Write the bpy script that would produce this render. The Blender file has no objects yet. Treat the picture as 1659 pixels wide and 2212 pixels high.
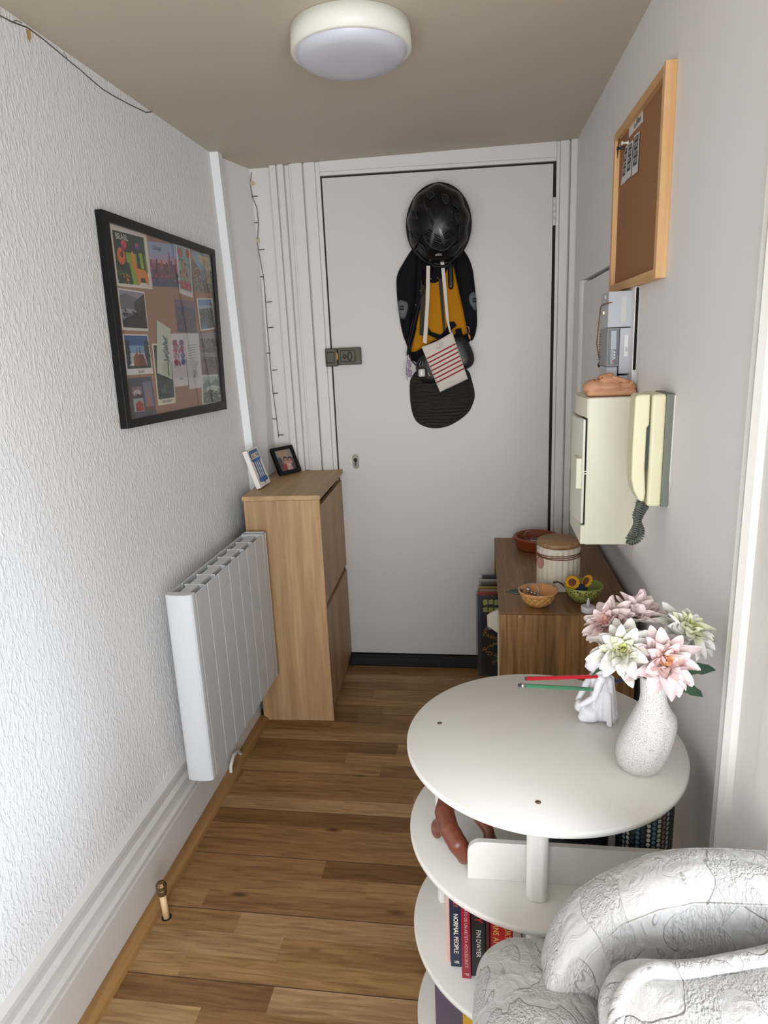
import bpy, bmesh, math, random
from mathutils import Vector, Matrix, noise
random.seed(7)
PI = math.pi
S = bpy.context.scene
COL = S.collection
# ------------------------------------------------------------------ camera
H = 1.42
F = 1447.67
RM = Matrix(((0.98917, -0.00803, -0.14654), (0.14044, -0.24359, 0.95966), (-0.0434, -0.96985, -0.23982)))
def _fit():
    cx, cy = 829.5, 1106.0
    dy = Vector((1040-cx, 738-cy, F)); dz = Vector((1090-cx, 6950-cy, F))
    Y = dy.normalized(); Z = -dz.normalized(); Z = (Z - Y*Z.dot(Y)).normalized(); X = Y.cross(Z)
    return Matrix((X, Y, Z))
RM = _fit()
cam_d = bpy.data.cameras.new('camera'); cam = bpy.data.objects.new('camera', cam_d); COL.objects.link(cam)
cam_d.sensor_fit = 'HORIZONTAL'; cam_d.sensor_width = 36.0; cam_d.lens = 36.0*F/1659.0; cam_d.clip_start = 0.02
mw = Matrix((( RM[0][0], -RM[0][1], -RM[0][2], 0), (RM[1][0], -RM[1][1], -RM[1][2], 0), (RM[2][0], -RM[2][1], -RM[2][2], H), (0,0,0,1)))
cam.matrix_world = mw
S.camera = cam
# ------------------------------------------------------------------ light
W = bpy.data.worlds.new('world'); S.world = W; W.use_nodes = True
W.node_tree.nodes['Background'].inputs[0].default_value = (0.80, 0.88, 1.0, 1)
W.node_tree.nodes['Background'].inputs[1].default_value = 0.45
def area(name, loc, target, sx, sy, power, color):
    d = bpy.data.lights.new(name, 'AREA'); d.shape = 'RECTANGLE'; d.size = sx; d.size_y = sy; d.energy = power; d.color = color
    o = bpy.data.objects.new(name, d); COL.objects.link(o); o.location = loc
    o.rotation_euler = (Vector(target)-Vector(loc)).to_track_quat('-Z', 'Y').to_euler(); return o
area('window_daylight_rear', (0.35, -1.15, 1.10), (0.0, 2.0, 1.15), 2.0, 1.4, 82, (0.92, 0.96, 1.0))
sl_ = area('window_daylight_side', (2.2, 0.00, 1.45), (-0.9, 0.70, 0.22), 0.7, 0.9, 6.5, (0.66, 0.82, 1.0)); sl_.data.spread = 0.85
S.view_settings.view_transform = 'Standard'; S.view_settings.look = 'None'
S.view_settings.exposure = 0.06; S.view_settings.gamma = 1.0; S.view_settings.use_curve_mapping = False
S.cycles.max_bounces = 10; S.cycles.diffuse_bounces = 6; S.cycles.transparent_max_bounces = 12
# ------------------------------------------------------------------ pixel -> point on a plane of the room
def ray(u, v): return RM @ Vector((u-829.5, v-1106.0, F))
def at_z(u, v, z): r = ray(u, v); t = (z-H)/r.z; return Vector((r.x*t, r.y*t, z))
def at_y(u, v, y): r = ray(u, v); t = y/r.y; return Vector((r.x*t, y, H+r.z*t))
def at_x(u, v, x): r = ray(u, v); t = x/r.x; return Vector((x, r.y*t, H+r.z*t))
def at_pl(u, v, n, d):
    r = ray(u, v); n = Vector(n); o = Vector((0, 0, H)); t = (d-n.dot(o))/n.dot(r); return o+r*t
def LW(u, v, off=0): return at_pl(u, v, (1, 0, .033), -.90+off)      # left wall, off = out of the wall
def RW(u, v, off=0): return at_pl(u, v, (1, .0178, 0), .4064-off)    # right wall
D = 2.828; CZ = 2.129
# ------------------------------------------------------------------ materials
MATS = {}
def srgb(c):
    if isinstance(c, str): c = tuple(int(c[i:i+2], 16)/255 for i in (0, 2, 4))
    return tuple(x/12.92 if x <= .04045 else ((x+.055)/1.055)**2.4 for x in c)
def mat(name, color, rough=.6, metal=0, bump=0, bscale=200, var=0, vscale=8, stretch=(1,1,1), spec=.5, emit=0, sheen=0):
    if name in MATS: return MATS[name]
    m = bpy.data.materials.new(name); m.use_nodes = True; N = m.node_tree.nodes; L = m.node_tree.links
    p = N['Principled BSDF']; c = srgb(color)
    p.inputs['Base Color'].default_value = (*c, 1); p.inputs['Roughness'].default_value = rough
    p.inputs['Metallic'].default_value = metal; p.inputs['Specular IOR Level'].default_value = spec
    if sheen: p.inputs['Sheen Weight'].default_value = sheen
    if emit: p.inputs['Emission Color'].default_value = (*c, 1); p.inputs['Emission Strength'].default_value = emit
    tc = N.new('ShaderNodeTexCoord'); mp = N.new('ShaderNodeMapping'); L.new(tc.outputs['Object'], mp.inputs[0]); mp.inputs['Scale'].default_value = stretch
    if var:
        n = N.new('ShaderNodeTexNoise'); n.inputs['Scale'].default_value = vscale; n.inputs['Detail'].default_value = 5; L.new(mp.outputs[0], n.inputs[0])
        r = N.new('ShaderNodeValToRGB'); r.color_ramp.elements[0].position = .3; r.color_ramp.elements[1].position = .7
        r.color_ramp.elements[0].color = (*[x*(1-var) for x in c], 1); r.color_ramp.elements[1].color = (*[min(1, x*(1+var*.6)) for x in c], 1)
        L.new(n.outputs[0], r.inputs[0]); L.new(r.outputs[0], p.inputs['Base Color'])
    if bump:
        n = N.new('ShaderNodeTexNoise'); n.inputs['Scale'].default_value = bscale; n.inputs['Detail'].default_value = 3; L.new(mp.outputs[0], n.inputs[0])
        b = N.new('ShaderNodeBump'); b.inputs['Strength'].default_value = bump; b.inputs['Distance'].default_value = .002
        L.new(n.outputs[0], b.inputs['Height']); L.new(b.outputs[0], p.inputs['Normal'])
    MATS[name] = m; return m
def wood(name, c1, c2, scale=1.0, axis='z', rough=.5, blocks=0, contrast=1):
    """long grain running along axis"""
    m = bpy.data.materials.new(name); m.use_nodes = True; N = m.node_tree.nodes; L = m.node_tree.links; p = N['Principled BSDF']
    tc = N.new('ShaderNodeTexCoord'); mp = N.new('ShaderNodeMapping'); L.new(tc.outputs['Object'], mp.inputs[0])
    st = {'x': (.06, 1, 1), 'y': (1, .06, 1), 'z': (1, 1, .06)}[axis]; mp.inputs['Scale'].default_value = [s*scale for s in st]
    n = N.new('ShaderNodeTexNoise'); n.inputs['Scale'].default_value = 60; n.inputs['Detail'].default_value = 6; n.inputs['Distortion'].default_value = .6; L.new(mp.outputs[0], n.inputs[0])
    r = N.new('ShaderNodeValToRGB'); e = r.color_ramp.elements; e[0].position = .35; e[1].position = .68
    e[0].color = (*srgb(c1), 1); e[1].color = (*srgb(c2), 1); L.new(n.outputs[0], r.inputs[0]); out = r.outputs[0]
    w = N.new('ShaderNodeTexNoise'); w.inputs['Scale'].default_value = 9; w.inputs['Detail'].default_value = 2; L.new(mp.outputs[0], w.inputs[0])
    r2 = N.new('ShaderNodeValToRGB'); r2.color_ramp.elements[0].color = (.80, .80, .80, 1); r2.color_ramp.elements[1].color = (1.08, 1.06, 1.04, 1); r2.color_ramp.elements[0].position = .35; r2.color_ramp.elements[1].position = .65; L.new(w.outputs[0], r2.inputs[0])
    mx = N.new('ShaderNodeMix'); mx.data_type = 'RGBA'; mx.blend_type = 'MULTIPLY'; mx.inputs[0].default_value = contrast; L.new(out, mx.inputs[6]); L.new(r2.outputs[0], mx.inputs[7]); out = mx.outputs[2]
    if blocks:   # glued laminate strips of slightly different tone, across the grain
        sp = N.new('ShaderNodeSeparateXYZ'); L.new(tc.outputs['Object'], sp.inputs[0])
        ad = N.new('ShaderNodeMath'); ad.operation = 'ADD'; L.new(sp.outputs[0], ad.inputs[0]); L.new(sp.outputs[1], ad.inputs[1])
        ml = N.new('ShaderNodeMath'); ml.operation = 'MULTIPLY'; ml.inputs[1].default_value = 1/blocks; L.new(ad.outputs[0], ml.inputs[0])
        fl = N.new('ShaderNodeMath'); fl.operation = 'FLOOR'; L.new(ml.outputs[0], fl.inputs[0])
        wn = N.new('ShaderNodeTexWhiteNoise'); wn.noise_dimensions = '1D'; L.new(fl.outputs[0], wn.inputs['W'])
        r3 = N.new('ShaderNodeValToRGB'); r3.color_ramp.elements[0].color = (.88, .87, .86, 1); r3.color_ramp.elements[1].color = (1.06, 1.06, 1.06, 1); L.new(wn.outputs[0], r3.inputs[0])
        m2 = N.new('ShaderNodeMix'); m2.data_type = 'RGBA'; m2.blend_type = 'MULTIPLY'; m2.inputs[0].default_value = 1; L.new(out, m2.inputs[6]); L.new(r3.outputs[0], m2.inputs[7]); out = m2.outputs[2]
    L.new(out, p.inputs['Base Color']); p.inputs['Roughness'].default_value = rough
    b = N.new('ShaderNodeBump'); b.inputs['Strength'].default_value = .15; b.inputs['Distance'].default_value = .001; L.new(n.outputs[0], b.inputs['Height']); L.new(b.outputs[0], p.inputs['Normal'])
    MATS[name] = m; return m
def floor_material():
    m = bpy.data.materials.new('oak_laminate'); m.use_nodes = True; N = m.node_tree.nodes; L = m.node_tree.links; p = N['Principled BSDF']
    def M(op, a, b=None):
        n = N.new('ShaderNodeMath'); n.operation = op
        for i, q in enumerate((a, b)):
            if q is None: continue
            if isinstance(q, (int, float)): n.inputs[i].default_value = q
            else: L.new(q, n.inputs[i])
        return n.outputs[0]
    tc = N.new('ShaderNodeTexCoord'); sp = N.new('ShaderNodeSeparateXYZ'); L.new(tc.outputs['Object'], sp.inputs[0])
    yr = M('DIVIDE', sp.outputs[1], .0655); row = M('FLOOR', yr)
    w1 = N.new('ShaderNodeTexWhiteNoise'); w1.noise_dimensions = '1D'; L.new(row, w1.inputs['W'])
    xs = M('ADD', M('DIVIDE', sp.outputs[0], .62), M('MULTIPLY', w1.outputs[0], 7)); colm = M('FLOOR', xs)
    cb = N.new('ShaderNodeCombineXYZ'); L.new(row, cb.inputs[0]); L.new(colm, cb.inputs[1])
    w2 = N.new('ShaderNodeTexWhiteNoise'); w2.noise_dimensions = '2D'; L.new(cb.outputs[0], w2.inputs['Vector'])
    r = N.new('ShaderNodeValToRGB'); e = r.color_ramp.elements
    e[0].position = 0; e[0].color = (*srgb('7c5a36'), 1); e[1].position = 1; e[1].color = (*srgb('b0906a'), 1)
    for pos, c in ((.3, '8e6b43'), (.55, '9c784c'), (.8, 'a78558')):
        q = e.new(pos); q.color = (*srgb(c), 1)
    L.new(w2.outputs[0], r.inputs[0])
    # grain
    mp = N.new('ShaderNodeMapping'); mp.inputs['Scale'].default_value = (.09, 1, 1); L.new(tc.outputs['Object'], mp.inputs[0])
    ad = N.new('ShaderNodeVectorMath'); ad.operation = 'ADD'; L.new(mp.outputs[0], ad.inputs[0]); L.new(w2.outputs['Color'], ad.inputs[1])
    g = N.new('ShaderNodeTexNoise'); g.inputs['Scale'].default_value = 95; g.inputs['Detail'].default_value = 7; g.inputs['Distortion'].default_value = .8; L.new(ad.outputs[0], g.inputs[0])
    gr = N.new('ShaderNodeValToRGB'); gr.color_ramp.elements[0].position = .32; gr.color_ramp.elements[1].position = .62
    gr.color_ramp.elements[0].color = (.66, .62, .58, 1); gr.color_ramp.elements[1].color = (1.06, 1.06, 1.05, 1); L.new(g.outputs[0], gr.inputs[0])
    g2 = N.new('ShaderNodeTexNoise'); g2.inputs['Scale'].default_value = 16; g2.inputs['Detail'].default_value = 3; L.new(ad.outputs[0], g2.inputs[0])
    gr2 = N.new('ShaderNodeValToRGB'); gr2.color_ramp.elements[0].position = .35; gr2.color_ramp.elements[1].position = .6; gr2.color_ramp.elements[0].color = (.78, .75, .7, 1); gr2.color_ramp.elements[1].color = (1.05, 1.05, 1.05, 1); L.new(g2.outputs[0], gr2.inputs[0])
    # knots
    mk = N.new('ShaderNodeMapping'); mk.inputs['Scale'].default_value = (2.2, 6.5, 1); L.new(tc.outputs['Object'], mk.inputs[0])
    vo = N.new('ShaderNodeTexVoronoi'); vo.inputs['Scale'].default_value = 1.35; L.new(mk.outputs[0], vo.inputs[0])
    kr = N.new('ShaderNodeValToRGB'); kr.color_ramp.elements[0].position = .03; kr.color_ramp.elements[1].position = .10; kr.color_ramp.elements[0].color = (.3, .24, .18, 1); kr.color_ramp.elements[1].color = (1, 1, 1, 1); L.new(vo.outputs[0], kr.inputs[0])
    cur = r.outputs[0]
    for t in (gr.outputs[0], gr2.outputs[0], kr.outputs[0]):
        x = N.new('ShaderNodeMix'); x.data_type = 'RGBA'; x.blend_type = 'MULTIPLY'; x.inputs[0].default_value = 1; L.new(cur, x.inputs[6]); L.new(t, x.inputs[7]); cur = x.outputs[2]
    # joints every third strip
    y3 = M('FRACT', M('DIVIDE', sp.outputs[1], .0655*3)); j = M('LESS_THAN', y3, .012)
    x = N.new('ShaderNodeMix'); x.data_type = 'RGBA'; L.new(j, x.inputs[0]); L.new(cur, x.inputs[6]); x.inputs[7].default_value = (.06, .035, .02, 1); cur = x.outputs[2]
    L.new(cur, p.inputs['Base Color']); p.inputs['Roughness'].default_value = .42; p.inputs['Specular IOR Level'].default_value = .35
    b = N.new('ShaderNodeBump'); b.inputs['Strength'].default_value = .2; b.inputs['Distance'].default_value = .001; L.new(g.outputs[0], b.inputs['Height']); L.new(b.outputs[0], p.inputs['Normal'])
    return m
def wallpaper(name, color, strength=.6):
    m = bpy.data.materials.new(name); m.use_nodes = True; N = m.node_tree.nodes; L = m.node_tree.links; p = N['Principled BSDF']
    p.inputs['Base Color'].default_value = (*srgb(color), 1); p.inputs['Roughness'].default_value = .62
    tc = N.new('ShaderNodeTexCoord'); mp = N.new('ShaderNodeMapping'); mp.inputs['Scale'].default_value = (1, 1.0, .42); L.new(tc.outputs['Object'], mp.inputs[0])
    n = N.new('ShaderNodeTexNoise'); n.inputs['Scale'].default_value = 135; n.inputs['Detail'].default_value = 2.0; n.inputs['Distortion'].default_value = .5; L.new(mp.outputs[0], n.inputs[0])
    r = N.new('ShaderNodeValToRGB'); r.color_ramp.elements[0].position = .45; r.color_ramp.elements[1].position = .66; L.new(n.outputs[0], r.inputs[0])
    b = N.new('ShaderNodeBump'); b.inputs['Strength'].default_value = strength; b.inputs['Distance'].default_value = .0016; L.new(r.outputs[0], b.inputs['Height']); L.new(b.outputs[0], p.inputs['Normal'])
    MATS[name] = m; return m
def fabric_white():
    """white matelasse cover with embossed leaf shapes full of fine ridges"""
    m = bpy.data.materials.new('matelasse'); m.use_nodes = True; N = m.node_tree.nodes; L = m.node_tree.links; p = N['Principled BSDF']
    p.inputs['Base Color'].default_value = (*srgb('b8b5b1'), 1); p.inputs['Roughness'].default_value = .95; p.inputs['Sheen Weight'].default_value = .15
    tc = N.new('ShaderNodeTexCoord')
    def ns(scale, st, det=2, dist=0):
        mp = N.new('ShaderNodeMapping'); mp.inputs['Scale'].default_value = st; L.new(tc.outputs['Object'], mp.inputs[0])
        n = N.new('ShaderNodeTexNoise'); n.inputs['Scale'].default_value = scale; n.inputs['Detail'].default_value = det; n.inputs['Distortion'].default_value = dist; L.new(mp.outputs[0], n.inputs[0]); return n.outputs[0]
    def M(op, a, b):
        n = N.new('ShaderNodeMath'); n.operation = op
        for i, q in enumerate((a, b)):
            if isinstance(q, (int, float)): n.inputs[i].default_value = q
            else: L.new(q, n.inputs[i])
        return n.outputs[0]
    blob = ns(11, (1.5, 1, .8), 1, 1.6)
    mask = N.new('ShaderNodeValToRGB'); mask.color_ramp.elements[0].position = .49; mask.color_ramp.elements[1].position = .515; L.new(blob, mask.inputs[0])
    fine = ns(120, (1.2, 1, .4), 2, 1.8)
    edge = M('SUBTRACT', 1.0, M('MINIMUM', M('MULTIPLY', M('ABSOLUTE', M('SUBTRACT', blob, .5), 0), 60), 1.0))
    h = M('ADD', M('MULTIPLY', mask.outputs[0], M('MULTIPLY', fine, .9)), M('MULTIPLY', edge, .05))
    h = M('ADD', h, M('ADD', M('MULTIPLY', ns(900, (1, 1, 1), 1), .05), M('MULTIPLY', ns(38, (1, 1, .6), 3, 2.0), .55)))
    b = N.new('ShaderNodeBump'); b.inputs['Strength'].default_value = .9; b.inputs['Distance'].default_value = .0065; L.new(h, b.inputs['Height']); L.new(b.outputs[0], p.inputs['Normal'])
    MATS['matelasse'] = m; return m
def glass_mat(name, tint=(1,1,1), gloss=.08, rough=.03):
    m = bpy.data.materials.new(name); m.use_nodes = True; N = m.node_tree.nodes; L = m.node_tree.links
    N.remove(N['Principled BSDF']); o = N['Material Output']; t = N.new('ShaderNodeBsdfTransparent'); t.inputs[0].default_value = (*tint, 1)
    g = N.new('ShaderNodeBsdfGlossy'); g.inputs['Roughness'].default_value = rough; x = N.new('ShaderNodeMixShader')
    fr = N.new('ShaderNodeLayerWeight'); fr.inputs[0].default_value = .5
    pw = N.new('ShaderNodeMath'); pw.operation = 'POWER'; pw.inputs[1].default_value = 4.5; L.new(fr.outputs['Facing'], pw.inputs[0])
    ml = N.new('ShaderNodeMath'); ml.operation = 'MULTIPLY_ADD'; ml.inputs[1].default_value = .5; ml.inputs[2].default_value = .02; L.new(pw.outputs[0], ml.inputs[0]); fr = ml
    L.new(fr.outputs[0], x.inputs[0]); L.new(t.outputs[0], x.inputs[1]); L.new(g.outputs[0], x.inputs[2]); L.new(x.outputs[0], o.inputs[0]); MATS[name] = m; return m

FLOORM = floor_material()
M_wallL = wallpaper('anaglypta_white', 'e8e7e6', .62)
M_plaster = mat('plaster_white', 'd2cdc8', .6, bump=.25, bscale=60)
M_smooth = mat('wall_white_smooth', 'e4e1df', .55, bump=.08, bscale=40)
M_rough = mat('rough_plaster', 'd6d1cb', .6, bump=.8, bscale=70)
M_gloss = mat('gloss_white_paint', 'd6d2ce', .38, bump=.05, bscale=50)
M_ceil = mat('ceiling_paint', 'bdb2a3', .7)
M_doorp = mat('door_paint', 'cbc6c2', .42)
M_oak = wood('pale_oak', 'a8865e', 'bc9b72', 1.0, 'z', .48, blocks=.062)
M_oakT = wood('pale_oak_top', 'a98a62', 'b99a70', 1.0, 'y', .48)
M_oakD = wood('pale_oak_door', 'a88660', 'b8966c', 1.0, 'z', .48)
M_wal = wood('brown_oak_end', '6e4f2c', 'a27b4c', 1.3, 'z', .5)
M_walT = wood('brown_oak_top', '765635', '94704a', 1.3, 'y', .45)
M_pine = wood('pine', 'd2a26c', 'e3ba86', .8, 'z', .5, contrast=.5)
M_strip = wood('floor_bead', '86633c', 'a07a4a', .8, 'y', .45)
M_lid = wood('paulownia', '8c6b46', 'b3906a', 2.2, 'x', .6)
M_white = mat('white_lacquer', 'dedbd5', .36)
M_rad = mat('radiator_enamel', 'c9cccf', .32)
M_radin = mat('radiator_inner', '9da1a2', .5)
M_black = mat('black_frame', '0b0b0b', .42, spec=.3)
M_blackp = mat('black_plastic', '0a0a0b', .5, spec=.3)
M_blackf = mat('black_fabric', '0c0c10', .85, spec=.2, bump=.3, bscale=500)
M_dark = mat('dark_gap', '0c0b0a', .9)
M_cream = mat('cream_plastic', 'dedac6', .4)
M_cream2 = mat('cream_plastic_aged', 'dcd6b4', .42)
M_green = mat('grey_green_plastic', '6d7268', .5)
M_cork = mat('cork', '97694240'[:6], .85, bump=.3, bscale=300, var=.12, vscale=300)
M_kraft = mat('kraft_board', '9a7560', .85)
M_fab = fabric_white()
M_glass = glass_mat('clear_glass')
M_clear = glass_mat('clear_plastic', (.93, .93, .92), rough=.1)
M_brass = mat('aged_brass', '7a6544', .4, .8, bump=.3, bscale=200)
M_steel = mat('dull_steel', '8f8b82', .35, .9)
def C(hexc, rough=.6, **k): return mat('paint_'+hexc+('' if rough == .6 else '_%d' % int(rough*100)), hexc, rough, **k)
# ------------------------------------------------------------------ mesh builder
TXT = {}
class MB:
    def __init__(s): s.v = []; s.f = []; s.m = []; s.sm = []; s.mats = []; s.T = Matrix.Identity(4)
    def mi(s, m):
        if m not in s.mats: s.mats.append(m)
        return s.mats.index(m)
    def add(s, vs, fs, m, smooth=False, T=None):
        b = len(s.v); X = s.T @ T if T is not None else s.T
        s.v += [X @ Vector(p) for p in vs]; i = s.mi(m)
        for f in fs: s.f.append([b+k for k in f]); s.m.append(i); s.sm.append(smooth)
        return s
    def box(s, a, b, m, T=None):
        x0, y0, z0 = a; x1, y1, z1 = b
        vs = [(x0,y0,z0),(x1,y0,z0),(x1,y1,z0),(x0,y1,z0),(x0,y0,z1),(x1,y0,z1),(x1,y1,z1),(x0,y1,z1)]
        return s.add(vs, [(0,3,2,1),(4,5,6,7),(0,1,5,4),(1,2,6,5),(2,3,7,6),(3,0,4,7)], m, False, T)
    def hexa(s, p, m):   # 8 free corners, bottom 4 then top 4
        return s.add(p, [(0,3,2,1),(4,5,6,7),(0,1,5,4),(1,2,6,5),(2,3,7,6),(3,0,4,7)], m)
    def prism(s, pts, vec, m, smooth=False, T=None, cap=True):
        n = len(pts); vec = Vector(vec); vs = [Vector(p) for p in pts]+[Vector(p)+vec for p in pts]
        s.add(vs, [(i, (i+1) % n, n+(i+1) % n, n+i) for i in range(n)], m, smooth, T)
        if cap: s.add(vs, [tuple(range(n))[::-1], tuple(range(n, 2*n))], m, False, T)
        return s
    def lathe(s, prof, m, c=(0,0,0), n=40, smooth=True, T=None, flute=None, cap=True):
        vs = []; fs = []
        for r, z in prof:
            for k in range(n):
                a = 2*PI*k/n; q = r*(1+(flute(a, z) if flute else 0)); vs.append((c[0]+q*math.cos(a), c[1]+q*math.sin(a), c[2]+z))
        for i in range(len(prof)-1):
            for k in range(n): fs.append((i*n+k, i*n+(k+1) % n, (i+1)*n+(k+1) % n, (i+1)*n+k))
        if cap and prof[0][0] > 1e-6: fs.append(tuple(range(n))[::-1])
        if cap and prof[-1][0] > 1e-6: fs.append(tuple(range((len(prof)-1)*n, len(prof)*n)))
        return s.add(vs, fs, m, smooth, T)
    def cyl(s, p0, p1, r0, r1, m, n=24, smooth=True):
        p0 = Vector(p0); p1 = Vector(p1); q = (p1-p0).to_track_quat('Z', 'Y').to_matrix().to_4x4(); L = (p1-p0).length
        return s.lathe([(r0, 0), (r1, L)], m, n=n, smooth=smooth, T=Matrix.Translation(p0) @ q)
    def tube(s, pts, r, m, n=8, closed=False, flat=1.0):
        pts = [Vector(p) for p in pts]; vs = []; fs = []; N = len(pts); up = None
        for i, p in enumerate(pts):
            a = pts[(i-1) % N] if (closed or i > 0) else p; b = pts[(i+1) % N] if (closed or i < N-1) else p
            t = (b-a).normalized()
            if up is None: up = Vector((0,0,1)) if abs(t.z) < .9 else Vector((0,1,0))
            x = t.cross(up)
            if x.length < 1e-5: x = t.cross(Vector((1,0,0)))
            x.normalize(); up = x.cross(t).normalized(); rr = r(i/(N-1)) if callable(r) else r
            for k in range(n): a2 = 2*PI*k/n; vs.append(p+x*rr*math.cos(a2)+up*rr*flat*math.sin(a2))
        for i in range(N if closed else N-1):
            j = (i+1) % N
            for k in range(n): fs.append((i*n+k, i*n+(k+1) % n, j*n+(k+1) % n, j*n+k))
        if not closed: fs += [tuple(range(n))[::-1], tuple(range((N-1)*n, N*n))]
        return s.add(vs, fs, m, True)
    def ball(s, c, r, m, n=16, T=None):
        if not hasattr(r, '__len__'): r = (r, r, r)
        vs = []; fs = []; h = n//2
        for i in range(h+1):
            for k in range(n):
                a = PI*i/h; b = 2*PI*k/n; vs.append((c[0]+r[0]*math.sin(a)*math.cos(b), c[1]+r[1]*math.sin(a)*math.sin(b), c[2]-r[2]*math.cos(a)))
        for i in range(h):
            for k in range(n): fs.append((i*n+k, i*n+(k+1) % n, (i+1)*n+(k+1) % n, (i+1)*n+k))
        return s.add(vs, fs, m, True, T)
    def rbox(s, c, h, r, m, n=10, T=None, fn=None):
        """rounded box; c centre, h half sizes, r radius, fn deforms a point"""
        vs = []; fs = []; r = min(r, min(h)*.999)
        def axis(hh):
            k = max(3, n//3); A = [hh-r+r*math.tan(PI/4*j/k) for j in range(k+1)]; inner = [(-1+2*j/n)*(hh-r) for j in range(1, n)]
            return [-a for a in A[::-1]]+inner+A
        ax = [axis(q) for q in h]
        for d in range(3):
            e, f = (d+1) % 3, (d+2) % 3
            for sg in (-1, 1):
                b = len(vs)
                for pe in ax[e]:
                    for pf in ax[f]:
                        p = [0,0,0]; p[d] = sg*h[d]; p[e] = pe; p[f] = pf; p = Vector(p)
                        inn = Vector([max(-(h[i]-r), min(h[i]-r, p[i])) for i in range(3)]); dd = p-inn
                        if dd.length > 1e-9: p = inn+dd.normalized()*r
                        p = p+Vector(c)
                        if fn: p = Vector(fn(p))
                        vs.append(p)
                ne, nf = len(ax[e]), len(ax[f])
                for i in range(ne-1):
                    for j in range(nf-1):
                        q = (b+i*nf+j, b+(i+1)*nf+j, b+(i+1)*nf+j+1, b+i*nf+j+1); fs.append(q if sg > 0 else q[::-1])
        return s.add(vs, fs, m, True, T)
    def pillow(s, outline, depth, m, back=0.0, rings=8, N=72, power=.5, wrinkle=0, wscale=30, smoothit=2):
        """outline = list of world points on a surface; bulges by depth (vector) to the front"""
        pts = [Vector(p) for p in outline]
        for _ in range(smoothit):
            q = []
            for i in range(len(pts)):
                a, b = pts[i], pts[(i+1) % len(pts)]; q += [a*.75+b*.25, a*.25+b*.75]
            pts = q
        n = len(pts); cen = sum(pts, Vector())/n; depth = Vector(depth); dn = depth.normalized(); vs = []; fs = []
        for k in range(rings+1):
            t = 1-k/rings
            hh = (1-t**2.5)**power
            for p in pts:
                q = cen+(p-cen)*t+depth*hh
                if wrinkle and k: q = q+dn*wrinkle*noise.noise(q*wscale)
                vs.append(q)
        for k in range(rings):
            for i in range(n): fs.append((k*n+i, k*n+(i+1) % n, (k+1)*n+(i+1) % n, (k+1)*n+i))
        b0 = len(vs); vs += [p-dn*back for p in pts]
        for i in range(n): fs.append((b0+i, b0+(i+1) % n, (i+1) % n, i))
        fs.append(tuple(range(b0, b0+n))[::-1])
        return s.add(vs, fs, m, True)
    def flat(s, pts, m, off=(0,0,0)):
        return s.add([Vector(p)+Vector(off) for p in pts], [tuple(range(len(pts)))], m)
    def text(s, txt, m, T, size=1.0, ext=0.0, align='CENTER', bold=0):
        k = (txt, align, ext, bold)
        if k not in TXT:
            c = bpy.data.curves.new('txt', 'FONT'); c.body = txt; c.align_x = align; c.align_y = 'CENTER'; c.extrude = ext; c.offset = bold; c.resolution_u = 3
            o = bpy.data.objects.new('txt', c); COL.objects.link(o); dg = bpy.context.evaluated_depsgraph_get(); me = bpy.data.meshes.new_from_object(o.evaluated_get(dg))
            TXT[k] = ([v.co.copy() for v in me.vertices], [tuple(p.vertices) for p in me.polygons]); bpy.data.meshes.remove(me); bpy.data.objects.remove(o); bpy.data.curves.remove(c)
        vs, fs = TXT[k]; return s.add([p*size for p in vs], fs, m, False, T)
    def build(s, name, parent=None, bevel=0, fix=True, seg=2):
        me = bpy.data.meshes.new(name); loc = Vector()
        me.from_pydata([tuple(p) for p in s.v], [], s.f); me.update()
        for m in s.mats: me.materials.append(m)
        for i, p in enumerate(me.polygons): p.material_index = s.m[i]; p.use_smooth = s.sm[i]
        o = bpy.data.objects.new(name, me); COL.objects.link(o)
        if fix:
            bm = bmesh.new(); bm.from_mesh(me); bmesh.ops.remove_doubles(bm, verts=bm.verts, dist=1e-6)
            bmesh.ops.recalc_face_normals(bm, faces=bm.faces); bm.to_mesh(me); bm.free()
        if bevel:
            b = o.modifiers.new('bevel', 'BEVEL'); b.width = bevel; b.segments = seg; b.limit_method = 'ANGLE'; b.angle_limit = .7
        if parent is not None:
            o.parent = parent; o.matrix_parent_inverse = Matrix.Translation(parent.location).inverted()
        return o
def thing(name, label, cat, loc, group=None):
    o = bpy.data.objects.new(name, None); COL.objects.link(o); o.location = loc; o.empty_display_size = .05
    o['label'] = label; o['category'] = cat
    if group: o['group'] = group
    return o
def tag(o, label, cat, group=None):
    o['label'] = label; o['category'] = cat
    if group: o['group'] = group
    return o
def struct(o): o['kind'] = 'structure'; return o
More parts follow.
